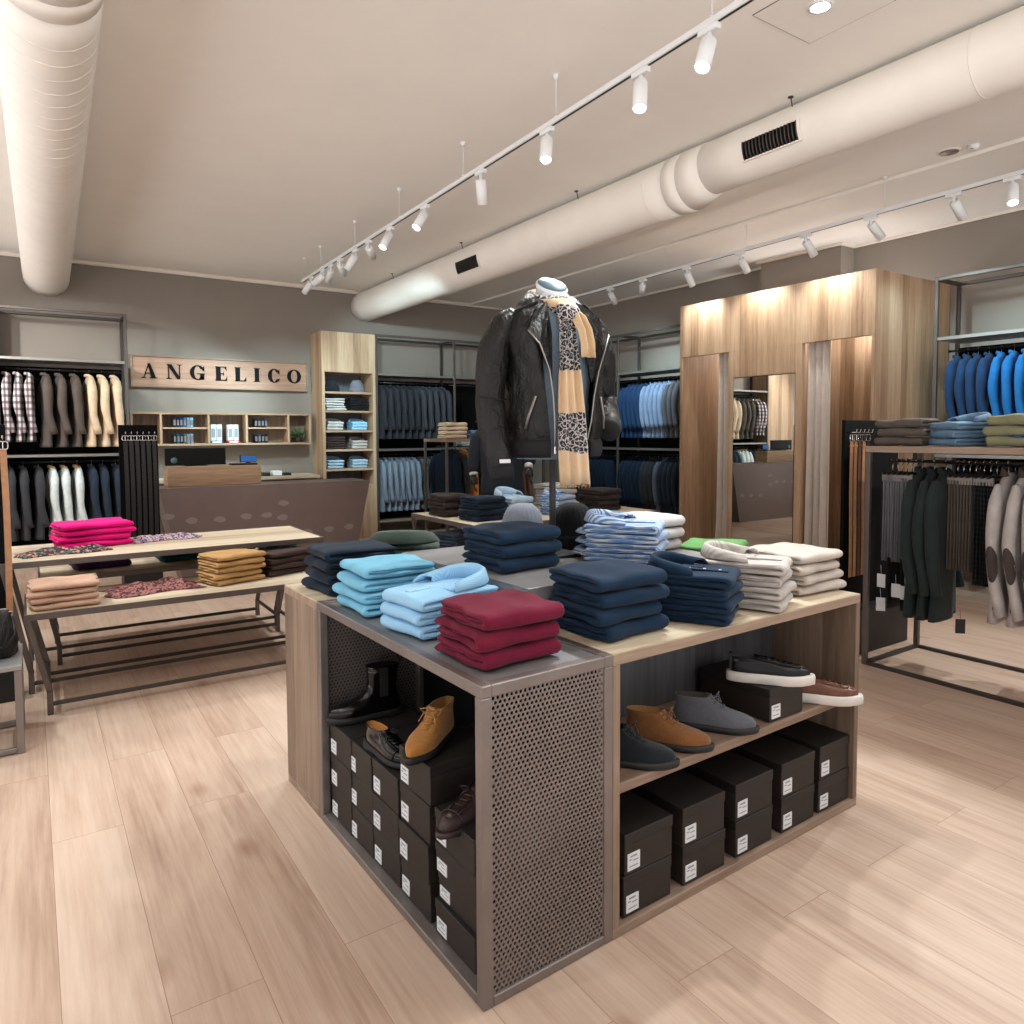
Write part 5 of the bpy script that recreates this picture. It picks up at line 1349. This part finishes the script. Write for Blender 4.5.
def make_clip_hanger():
    o = bpy.data.objects.new('clip_hanger', None); C.objects.link(o)
    MB().tube([(0, 0, 0), (0, 0, .052), (0, .012, .062), (0, .016, .076), (0, .010, .089), (0, -.002, .093), (0, -.013, .088), (0, -.016, .078)], .0028, 6).build('hook', M['chrome'], o)
    MB().box(-.006, -.13, -.012, .006, .13, .004, .003).build('bar', M['black'], o)
    for y in (-.085, .085): MB().box(-.021, y - .012, -.055, .021, y + .012, -.006, .003).build('clip', M['gun'], o)
    return o
CLIP = Proto(make_clip_hanger)
def short(label): return ' '.join(label.split()[:11])
def hang(kind, p, rz, mats, label, group, rail_z, v=0, tilt=None, sc=1.0, name=None, hlabel=None, lengths=1.0):
    """rail_z: top of the hook seat; the garment hangs .09 below it"""
    nm = {'suit': 'hanging_jacket', 'shirt': 'hanging_shirt', 'knit': 'hanging_cardigan', 'coat': 'hanging_coat', 'trousers': 'hanging_trousers'}[kind]
    h = (CLIP if kind == 'trousers' else HANG).get(); h.location = (p[0], p[1], rail_z - .078); rzz = rz + (rnd.uniform(-.10, .10) if tilt is None else tilt); h.rotation_euler = (0, 0, rzz)
    tag(h, 'hanger of the ' + label, 'hanger', 'hangers for ' + group); h['label'] = ' '.join(h['label'].split()[:16])
    o = (TR_[v % 3] if kind == 'trousers' else jproto(kind, v % 3)).get(); o.name = name or nm
    o.location = (p[0], p[1], rail_z - .078 - (.0 if kind == 'trousers' else -.012)); o.rotation_euler = (0, 0, rzz); o.scale = (sc, 1, lengths)
    recolour(o, mats); tag(o, label, {'hanging_trousers': 'trousers'}.get(nm, nm.replace('hanging_', '')), group)
    return o
def J(c, collar=None, patch=None): return {'body': FB[c], 'sleeve': FB[c], 'collar': collar or FB[c], 'trouser_leg': FB[c], 'cuff_button': M['black']}
def row(kind, pts, rz, rail_z, cols, group, where, words, **k):
    n = len(pts); cnt = {}
    tot = {}
    for c in cols: tot[c] = tot.get(c, 0) + 1
    for i, ((x, y), c) in enumerate(zip(pts, cols)):
        j = cnt.get(c, 0); cnt[c] = j + 1; w_ = words.get(c, c)
        hang(kind, (x, y), rz, J(c), '%s, %s, %s' % (w_, from_left(j, tot[c]) if tot[c] > 1 else 'only one', where), group, rail_z, i, **k)
yb = 10.12 + RD / 2
RZU, RZL = 2.345, 1.235
# left wall rack
xs = [-.215, -.105, .005, .165, .31, .465, .62, .755, .895]
for i, (x, c) in enumerate(zip(xs, ['plaid'] * 3 + ['taupej'] * 3 + ['sand'] * 3)):
    k = i % 3
    w_ = {'plaid': 'pale plaid shirt', 'taupej': 'dark taupe jacket', 'sand': 'beige jacket'}[c]
    hang('shirt' if c == 'plaid' else 'suit', (x + .02, yb), 0, J(c), '%s, %s of three, upper rail left of the sign' % (w_, from_left(k, 3) if k != 1 else 'middle'), 'upper clothes left of the sign', RZU, i, tilt=(.0 if c == 'plaid' else .12), sc=1.25, lengths=1.08)
xs = [-.22, -.09, .06, .20, .325, .46, .615, .735, .875]
for i, (x, c) in enumerate(zip(xs, ['charcoal'] * 3 + ['whitej'] * 3 + ['navyj'] * 3)):
    k = i % 3; w_ = {'charcoal': 'charcoal jacket', 'whitej': 'white tan-collared jacket', 'navyj': 'dark navy jacket'}[c]
    hang('suit', (x + .02, yb), 0, {**J(c), 'collar': FB['tan'] if c == 'whitej' else FB[c]}, '%s, %s of three, lower rail left of the sign' % (w_, from_left(k, 3) if k != 1 else 'middle'), 'lower clothes left of the sign', RZL, i + 1, tilt=.10, sc=1.1, lengths=1.06)
# rack right of the tower
row('suit', [(4.46 + i * .112, yb) for i in range(11)], 0, RZU, ['suit'] * 6 + ['suitb'] * 5, 'upper clothes right of the tower', 'upper rail by the tower', {'suit': 'black suit jacket', 'suitb': 'dark grey suit jacket'}, tilt=.10)
row('suit', [(4.45 + i * .098, yb) for i in range(7)], 0, RZL, ['greyblue'] * 7, 'lower clothes right of the tower', 'lower rail by the tower', {'greyblue': 'light blue-grey jacket'}, tilt=.08)
row('suit', [(5.16 + i * .105, yb) for i in range(5)], 0, RZL, ['midgrey'] * 5, 'lower clothes right of the tower', 'lower rail by the tower', {'midgrey': 'dark grey jacket'}, tilt=.08)
row('suit', [(5.86 + i * .2, yb) for i in range(5)], 0, RZL, ['suit'] * 5, 'clothes in the second bay', 'second bay by the tower', {'suit': 'black suit jacket'}, tilt=.08)
# right wall rack beyond the fitting room
xr = 7.5 + RD / 2
ya = [8.20 - i * .092 for i in range(13)]
row('suit', [(xr, y) for y in ya], -PI / 2, RZU, ['blue'] * 5 + ['ltblue'] * 5 + ['midgrey'] * 3, 'upper suits by the fitting room', 'upper rail by the fitting room', {'blue': 'mid blue jacket', 'ltblue': 'pale blue-grey jacket', 'midgrey': 'dark grey jacket'}, tilt=-.10, sc=.9)
row('suit', [(xr, y) for y in ya], -PI / 2, RZL, ['navyd'] * 5 + ['suit'] * 3 + ['slate'] + ['navyj'] * 4, 'lower suits by the fitting room', 'lower rail by the fitting room', {'navyd': 'navy suit jacket', 'suit': 'black suit jacket', 'slate': 'slate grey jacket', 'navyj': 'blue-black suit jacket'}, tilt=-.10, sc=.9)
yc = [9.50 - i * .10 for i in range(11)]
row('suit', [(xr, y) for y in yc], -PI / 2, RZU, ['suitb'] * 6 + ['navyj'] * 5, 'upper suits in the corner bay', 'upper rail behind the bust', {'suitb': 'dark grey suit jacket', 'navyj': 'blue-black suit jacket'}, tilt=-.10, sc=.9)
row('suit', [(xr, y) for y in yc], -PI / 2, RZL, ['blue'] * 6 + ['navyd'] * 5, 'lower suits in the corner bay', 'lower rail behind the bust', {'blue': 'mid blue jacket', 'navyd': 'navy suit jacket'}, tilt=-.10, sc=.9)
# wall rack at the right edge
xr1 = 7.38 + RD / 2
row('suit', [(xr1, y) for y in (3.48, 3.385, 3.295, 3.20, 3.095, 2.99, 2.885, 2.78, 2.68, 2.58)], -PI / 2, RZU, ['blue'] * 4 + ['bright'] * 3 + ['charcoal'] * 3, 'jackets on the right wall rack', 'right wall rack', {'blue': 'deep blue jacket', 'bright': 'bright blue jacket', 'charcoal': 'charcoal jacket'}, tilt=.18)
row('suit', [(xr1, y) for y in (3.40, 3.25, 3.1, 2.95, 2.8, 2.65)], -PI / 2, RZL, ['navyd'] * 6, 'lower jackets on the right wall rack', 'lower rail, right wall rack', {'navyd': 'navy jacket'}, tilt=.18)
# freestanding rack at right
xq = 4.585 + .24; RZ3 = 1.459 - .10
WH = 'right freestanding rack'
row('trousers', [(xq, y) for y in (2.595, 2.562, 2.53, 2.498, 2.466, 2.434)], -PI / 2, RZ3, ['greytr'] * 6, 'trousers on the right freestanding rack', WH, {'greytr': 'grey trousers'}, tilt=0)
row('suit', [(xq, y) for y in (2.40, 2.325, 2.255)], -PI / 2, RZ3, ['grnblk'] * 3, 'dark green jackets', WH, {'grnblk': 'green-black jacket'}, tilt=.16, lengths=1.16)
row('trousers', [(xq, y) for y in (2.185, 2.15, 2.115, 2.08)], -PI / 2, RZ3, ['browntr'] * 4, 'trousers on the right freestanding rack', WH, {'browntr': 'brown-grey trousers'}, tilt=0)
row('trousers', [(xq, y) for y in (2.035, 2.0, 1.965)], -PI / 2, RZ3, ['darkpat'] * 3, 'trousers on the right freestanding rack', WH, {'darkpat': 'black patterned trousers'}, tilt=0, lengths=1.12)
row('knit', [(xq, y) for y in (1.905, 1.815, 1.725, 1.63)], -PI / 2, RZ3, ['heather'] * 4, 'patched cardigans', WH, {'heather': 'heather grey cardigan with brown elbow patches'}, tilt=.12, lengths=1.2, sc=.78)
for o in [o for o in bpy.data.objects if o.name.startswith('hanging_cardigan')]:
    recolour(o, {'collar': FB['patch']}); pass
for k, (y, z, m) in enumerate(((2.60, .60, 'paper'), (2.50, .55, 'paper'), (2.44, .545, 'paper'), (2.60, .44, 'paper'), (2.10, .40, 'lid'))):
    b = MB(); b.box(-.001, -.028, -.09, .001, .028, 0, .0004); b.tube([(0, 0, 0), (0, .004, .06)], .0012, 5)
    o = b.build('price_tag', M[m]); o.location = (4.72, y, z); o.rotation_euler = (0, 0, .2 * k); tag(o, ['white price tag at the left end of the right freestanding rack, upper', 'white price tag hanging below the grey trousers, left', 'white price tag hanging below the grey trousers, right', 'white price tag at the left end of the right rack, lower', 'black price tag hanging low under the patterned trousers'][k], 'price tag')
for k, y in enumerate((2.56, 2.47, 2.38)):
    b = MB(); rings = []
    for i in range(7):
        q = i / 6; rings.append([((.016 + .004 * math.sin(5 * q + k)) * math.cos(a), (.13 - .01 * q) * math.copysign(abs(math.sin(a)) ** .7, math.sin(a)), -.02 - .34 * q) for a in [j * PI / 9 for j in range(18)]])
    b.loft(rings); o = b.build('trouser_bundle', FB['black']); o.location = (xq + .02, y, .735); o.rotation_euler = (0, 0, -PI / 2); o.name = 'hanging_shorts'
    tag(o, 'black folded shorts hanging low behind the grey trousers, %s of three' % (from_left(k, 3) if k != 1 else 'middle'), 'shorts', 'black shorts on the right rack')
# far rack
yf = 8.0 + .31
row('coat', [(4.52 + .125 * i, yf) for i in range(10)], 0, 1.39, ['navyd', 'suit', 'camel', 'suit', 'ltblue', 'whitej', 'suit', 'suit', 'mauve', 'mauve'], 'coats on the far rack', 'far freestanding rack', {'navyd': 'navy coat', 'suit': 'black coat', 'camel': 'camel coat', 'ltblue': 'pale blue coat', 'whitej': 'white coat', 'mauve': 'dusty mauve coat'}, tilt=.35)

# ------------------------------------------------------------------ dress forms
def torso(b, levels, n=32, p=.85):
    rings = []
    for z, a, c, yo in levels:
        rings.append([(a * math.copysign(abs(math.cos(2 * PI * j / n)) ** p, math.cos(2 * PI * j / n)), yo + c * math.copysign(abs(math.sin(2 * PI * j / n)) ** p, math.sin(2 * PI * j / n)), z) for j in range(n)])
    return b.loft(rings)
def ang_range(n, a0, a1): return [a0 + (a1 - a0) * i / n for i in range(n + 1)]
BX, BY, BZ = 1.845, 2.445, 1.46      # hem height of the jacket
t = thing('bust_form', 'white headless bust form with a slate cap on a black pole on the plinth', 'mannequin', (BX, BY, P0), R(-9))
def zz(v): return v - P0
b = MB(); torso(b, [(zz(1.50), .135, .10, 0), (zz(1.56), .15, .112, 0), (zz(1.70), .148, .11, 0), (zz(1.85), .165, .118, 0), (zz(1.95), .18, .118, 0), (zz(2.02), .185, .10, .006), (zz(2.06), .155, .085, .012), (zz(2.085), .10, .07, .016), (zz(2.105), .066, .064, .016), (zz(2.15), .060, .062, .006), (zz(2.165), .061, .062, .003)]); b.v = [(x, y, z + (.67 * y if z > zz(2.14) else 0)) for x, y, z in b.v]; b.build('torso', M['bust'], t)
cb = MB(); cb.lathe([(.001, .0), (.062, 0), (.064, .005), (.060, .012), (.001, .016)], 32); cap = cb.build('neck_cap', M['cap'], t); cap.location = (0, .003, zz(2.170)); cap.rotation_euler = (R(34), 0, 0)
rb = MB(); rb.lathe([(.058, -.012), (.068, -.010), (.070, .003), (.060, .006)], 32, cap=False); r2 = rb.build('neck_rim', M['white'], t); r2.location = (0, .003, zz(2.166)); r2.rotation_euler = (R(34), 0, 0)
MB().box(-.011, -.011, .012, .011, .011, zz(1.505), .002).build('pole', M['black'], t)
MB().box(-.09, -.09, 0, .09, .09, .012, .003).build('base_plate', M['black'], t)
# T-shirt on the bust
ts = thing('t_shirt', 'pale slate blue T-shirt worn by the bust under the leather jacket', 't-shirt', (BX, BY, 1.44), R(-9)); o_ = 1.44
b = MB(); rings = []
for z, a, c, yo in [(1.445, .152, .118, 0), (1.50, .156, .121, 0), (1.56, .157, .120, 0), (1.70, .156, .118, 0), (1.85, .173, .126, 0), (1.95, .188, .126, 0), (2.02, .192, .108, .006), (2.062, .162, .094, .012), (2.09, .105, .080, .014), (2.102, .078, .074, .012)]:
    rings.append([(a * math.copysign(abs(math.cos(q)) ** .85, math.cos(q)), yo + (c + (.004 * math.sin(9 * q) if z < 1.6 else 0)) * math.copysign(abs(math.sin(q)) ** .85, math.sin(q)), z - o_) for q in [2 * PI * j / 40 for j in range(40)]])
b.loft(rings, False); o = b.build('shirt_body', FB['tee'], ts, fix=False); m = o.modifiers.new('thickness', 'SOLIDIFY'); m.thickness = .003
# leather jacket, open at the front (front = local -y)
jk = thing('leather_jacket', 'open black leather biker jacket hanging on the bust form', 'jacket', (BX, BY, BZ), R(-9)); o_ = BZ
def jring(z, a, c, yo, half, flare=0, n=44, p=.82):
    pts = []
    for i in range(n + 1):
        q = -PI / 2 + half + (2 * PI - 2 * half) * i / n
        e = min(i, n - i) / n; fl = flare * max(0, 1 - e * 9)
        x = a * math.copysign(abs(math.cos(q)) ** p, math.cos(q)); y = yo + c * math.copysign(abs(math.sin(q)) ** p, math.sin(q))
        wr = .004 * math.sin(13 * q + 20 * z) * (1 - abs(z - 1.75) / .5)
        k = 1 + fl + wr / max(a, .05)
        pts.append((x * k, y * k, z - o_))
    return pts
levels = [(1.462, .188, .138, 0, .36, .02), (1.475, .190, .140, 0, .36, .02), (1.52, .196, .146, 0, .36, .03), (1.56, .206, .156, 0, .37, .05), (1.64, .206, .154, 0, .40, .06), (1.72, .202, .150, 0, .44, .07), (1.80, .204, .150, 0, .48, .08), (1.88, .212, .150, 0, .50, .10), (1.95, .218, .146, .002, .56, .12), (2.00, .214, .132, .006, .60, .12), (2.035, .196, .115, .010, .62, .10), (2.062, .160, .102, .014, .62, .06), (2.085, .115, .092, .016, .62, .03), (2.10, .092, .086, .016, .62, .0)]
b = MB(); b.loft([jring(*l) for l in levels], False, closed=False)
o = b.build('jacket_body', M['leather'], jk, fix=False); m = o.modifiers.new('thickness', 'SOLIDIFY'); m.thickness = .010; m.offset = 1
b = MB(); b.loft([jring(z, a, c, 0, .36, .02) for z, a, c in ((1.458, .196, .146), (1.475, .203, .153), (1.51, .204, .154), (1.522, .198, .148))], False, closed=False)
o = b.build('waistband', M['rib'], jk, fix=False); m = o.modifiers.new('thickness', 'SOLIDIFY'); m.thickness = .012; m.offset = 1
def sleeve(pts, rr, name='sleeve'):
    m = MB(); P = []; Q = []
    for i in range(len(pts) - 1):
        for k in range(4):
            f = k / 4; P.append(tuple(Vector(pts[i]).lerp(Vector(pts[i + 1]), f))); Q.append(rr[i] + (rr[i + 1] - rr[i]) * f + .0025 * math.sin(7 * len(P)))
    P.append(pts[-1]); Q.append(rr[-1]); m.tube(P, Q, 20); return m
sL = [(-.165, .01, 2.025), (-.215, .008, 1.99), (-.262, .006, 1.90), (-.282, .0, 1.78), (-.290, -.006, 1.68), (-.286, -.03, 1.56), (-.274, -.055, 1.46), (-.268, -.066, 1.41)]
rL = [.048, .063, .067, .064, .061, .058, .053, .049]
sR = [(.165, .01, 2.025), (.212, .012, 1.985), (.248, .022, 1.90), (.268, .045, 1.79), (.278, .055, 1.70), (.272, .01, 1.635), (.25, -.05, 1.595), (.222, -.095, 1.57)]
sh_ = lambda ps: [(x, y, z - o_) for x, y, z in ps]
sl = sleeve(sh_(sL), rL).build('sleeve', M['leather'], jk)
sr = sleeve(sh_(sR), rL).build('sleeve', M['leather'], jk)
MB().tube(sh_([(-.270, -.062, 1.43), (-.266, -.070, 1.385), (-.265, -.072, 1.365)]), [.052, .050, .046], 18).build('cuff', M['rib'], sl)
MB().tube(sh_([(.230, -.086, 1.576), (.208, -.110, 1.558)]), [.053, .048], 18).build('cuff', M['rib'], sr)
for (ps, par) in ((((-.345, -.03, 1.70), (-.30, -.082, 1.685), (-.245, -.070, 1.69)), sl), (((-.35, .0, 1.60), (-.30, -.09, 1.575), (-.235, -.08, 1.58)), sl), (((.34, .03, 1.71), (.30, -.012, 1.69), (.24, .0, 1.68)), sr)):
    MB().tube(sh_(ps), .004, 6).build('elbow_seam', M['leather'], par)
b = MB(); b.box(-.012, -.116, -.005, .034, -.110, .010, .001); b.xf(Matrix.Translation((-.285, -.005, 1.44 - o_))); b.build('cuff_tag', M['white'], sl)
# collar with broad lapels and a fur-soft inner edge
b = MB(); rings = []
for i in range(25):
    a = -PI / 2 + .62 + (2 * PI - 1.24) * i / 24; k = abs(i / 24 - .5) * 2
    ca, sa = math.cos(a), math.sin(a); rx, ry = .085, .078; z0 = 2.10 - .05 * k ** 4
    def pt(off, z): return ((rx + off) * ca, .014 + (ry + off) * sa, z - o_)
    w_ = .05 + .06 * k ** 3
    rings.append([pt(.0, z0 - .01), pt(.004, z0 + .035), pt(.016, z0 + .044), pt(.016 + w_ * .7, z0 + .012 - .03 * k ** 2), pt(.016 + w_, z0 - .018 - .07 * k ** 2), pt(.010 + w_, z0 - .024 - .07 * k ** 2), pt(.014, z0 - .004)])
b.loft(rings); b.build('collar', M['leather'], jk)
for s_ in (-1, 1):
    b = MB(); vs = [(s_ * .075, -.085, 2.085), (s_ * .150, -.118, 2.03), (s_ * .185, -.135, 1.955), (s_ * .150, -.165, 1.90), (s_ * .108, -.172, 1.80), (s_ * .090, -.160, 1.76), (s_ * .070, -.118, 1.95)]
    v2 = [(x, y - .012, z) for x, y, z in vs]; n = len(vs); vs = [(x, y, z - o_) for x, y, z in vs]; v2 = [(x, y, z - o_) for x, y, z in v2]
    b.add(vs + v2, [tuple(range(n)), tuple(range(2 * n - 1, n - 1, -1))] + [(k, n + k, n + (k + 1) % n, (k + 1) % n) for k in range(n)]); b.build('lapel', M['leather'], jk)
    b = MB(); b.tube(sh_([(s_ * .187, -.150, 1.955), (s_ * .150, -.182, 1.90), (s_ * .112, -.190, 1.80), (s_ * .094, -.184, 1.70), (s_ * .084, -.178, 1.60), (s_ * .074, -.160, 1.52), (s_ * .072, -.152, 1.465)]), .0032, 6); z_ = b.build('zip', M['steel'], jk)
    b = MB(); b.box(s_ * .066, -.166, 1.468 - o_, s_ * .078, -.158, 1.50 - o_, .002); b.build('zip_puller', M['chrome'], z_)
    b = MB(); b.tube(sh_([(s_ * .150, -.142, 1.70), (s_ * .175, -.128, 1.62), (s_ * .182, -.112, 1.57)]), .006, 6); b.build('pocket_zip', M['gun'], jk)
    b = MB(); b.bar((s_ * .10, -.07, 2.085 - o_), (s_ * .19, -.03, 2.045 - o_), .035, .010); b.build('shoulder_strap', M['leather'], jk)
    b = MB(); b.lathe([(.001, 0), (.006, 0), (.006, .004), (.001, .005)], 10, c=(s_ * .12, -.066, 2.083 - o_)); b.build('snap_stud', M['chrome'], jk)
# scarf
sf = thing('patterned_scarf', 'long tan scarf with black and white patterned bands knotted round the bust neck', 'scarf', (BX, BY, 1.32), R(-9)); o_ = 1.32
def ribbon(path, wth, thick, name, nf=3, amp=.012, across=(1, 0, 0)):
    """hanging cloth with lengthwise folds"""
    b = MB(); rings = []; A = Vector(across).normalized()
    for i, (p, w_) in enumerate(zip(path, wth)):
        p = Vector(p); d = (Vector(path[min(i + 1, len(path) - 1)]) - Vector(path[max(i - 1, 0)])).normalized(); nrm = A.cross(d).normalized(); n = 20; f, r = [], []
        for j in range(n + 1):
            u = j / n - .5; off = amp * math.sin(u * nf * 2 * PI + i * .35) + amp * .4 * math.sin(u * 11 + i)
            q = p + A * u * w_ + nrm * off
            f.append(q + nrm * thick / 2); r.append(q - nrm * thick / 2)
        rings.append([(v.x, v.y, v.z - o_) for v in f + r[::-1]])
    b.loft(rings); return b
loop = []
b = MB(); rings = []
for i in range(33):
    a = 2 * PI * i / 32; ca, sa = math.cos(a), math.sin(a); fz = 2.098 + .028 * sa - .0 ; R1 = .088 + .006 * math.sin(3 * a)
    rings.append([((R1 + rr * math.cos(t_) * 1.0) * ca, .004 + (R1 + rr * math.cos(t_)) * sa * .98, fz - o_ + 1.5 * rr * math.sin(t_)) for t_, rr in [(2 * PI * k / 14, .025 + .005 * math.sin(4 * 2 * PI * k / 14 + a * 3)) for k in range(14)]])
b.loft(rings, False); b.build('neck_loop', M['scarf'], sf)
path = [(-.012, -.105, 2.055), (-.014, -.135, 2.035), (-.016, -.15, 1.99), (-.018, -.158, 1.93), (-.018, -.164, 1.86), (-.016, -.168, 1.78), (-.012, -.172, 1.68), (-.006, -.176, 1.58), (.0, -.178, 1.48), (.006, -.178, 1.40), (.012, -.176, 1.345)]
ribbon(path, [.06, .07, .075, .08, .088, .10, .112, .125, .135, .14, .142], .006, 'tail').build('long_tail', M['scarf'], sf)
path = [(.01, -.15, 2.035), (.03, -.175, 2.01), (.05, -.19, 1.965), (.062, -.196, 1.91), (.066, -.196, 1.855)]
ribbon(path, [.045, .055, .06, .066, .07], .006, 'tail', 2, .012).build('short_tail', fabric('tan_scarf_wool', srgb(212, 184, 148), .1), sf)
b = MB()
torso(b, [(2.000 - o_, .026, .018, -.140), (2.014 - o_, .044, .034, -.142), (2.04 - o_, .050, .040, -.138), (2.064 - o_, .046, .036, -.128), (2.082 - o_, .03, .022, -.118)], 20); b.build('knot', M['scarf'], sf)
b = MB()
for k in range(26):
    x = -.056 + .136 * k / 25; b.tube([(x, -.176 + .006 * math.sin(k), 1.347 - o_), (x + .002 * math.sin(k * 3), -.177, 1.333 - o_ + .004 * math.sin(k * 2))], .0016, 4)
b.build('fringe', FB['tan'], sf)

# suited half mannequin on the table behind
mx, my, mz = 3.60, 5.53, .851
t = thing('suit_mannequin', 'black half mannequin with bent arms on the table behind the leather jacket', 'mannequin', (mx, my, mz), R(-30))
MB().lathe([(.001, 0), (.12, 0), (.12, .012), (.02, .02), (.016, .14), (.001, .14)], 24).build('stand', M['black'], t)
b = MB(); torso(b, [(.10, .15, .10, 0), (.2, .17, .115, 0), (.32, .16, .11, 0), (.5, .19, .125, 0), (.66, .205, .115, 0), (.73, .17, .09, .01), (.77, .08, .07, .012), (.80, .058, .06, .01), (.87, .056, .06, 0), (.90, .05, .055, 0)]); b.build('torso', M['black'], t)
def hand(par, wrist, d, side):
    """palm, four bent fingers and a thumb"""
    d = Vector(d).normalized(); sx = Vector((0, 1, 0)); up = d.cross(sx).normalized(); W = Vector(wrist)
    b = MB(); b.tube([W, W + d * .03, W + d * .085], [(.022, .016), (.036, .015), (.038, .013)], 12)
    for k in range(4):
        o = W + d * .082 + sx * (-.027 + .018 * k); L_ = (.066, .076, .072, .056)[k]
        b.tube([o, o + d * L_ * .45 + up * .003, o + d * L_ * .75 + up * .012 * side, o + d * L_ * .95 + up * .026 * side], [.0085, .008, .0072, .0055], 8)
    o = W + d * .03 + sx * -.032; b.tube([o, o + d * .03 - sx * .02, o + d * .06 - sx * .024 + up * .008 * side], [.010, .009, .006], 8)
    return b.build('hand', M['black'], par)
hand(t, (-.265, -.04, .325), (.02, -.12, -1), 1); hand(t, (.235, -.10, .395), (.0, -.25, -1), 1)
t2 = thing('suit_jacket', 'dark navy suit jacket with white shirt cuffs worn by the half mannequin', 'jacket', (mx, my, mz + .12), R(-30)); zo = .12
b = MB(); torso(b, [(.125 - zo, .205, .145, 0), (.2 - zo, .205, .145, 0), (.32 - zo, .19, .135, 0), (.5 - zo, .205, .14, 0), (.66 - zo, .218, .13, 0), (.725 - zo, .19, .105, .01), (.765 - zo, .10, .08, .012), (.79 - zo, .07, .068, .01)]); b.build('jacket_body', FB['suitdark'], t2)
for s_, ps in ((-1, [(-.18, 0, .715), (-.225, .0, .66), (-.255, .01, .53), (-.268, -.01, .42), (-.266, -.04, .345)]), (1, [(.18, 0, .715), (.225, .0, .66), (.252, .01, .55), (.255, -.04, .47), (.236, -.095, .415)])):
    sl_ = MB().tube([(x, y, z - zo) for x, y, z in ps], [.05, .066, .06, .053, .045], 16).build('sleeve', FB['suitdark'], t2)
    e = Vector(ps[-1]); d_ = (e - Vector(ps[-2])).normalized()
    MB().tube([tuple(e - Vector((0, 0, zo)) - d_ * .005), tuple(e - Vector((0, 0, zo)) + d_ * .016)], .040, 14).build('shirt_cuff', FB['white'], sl_)
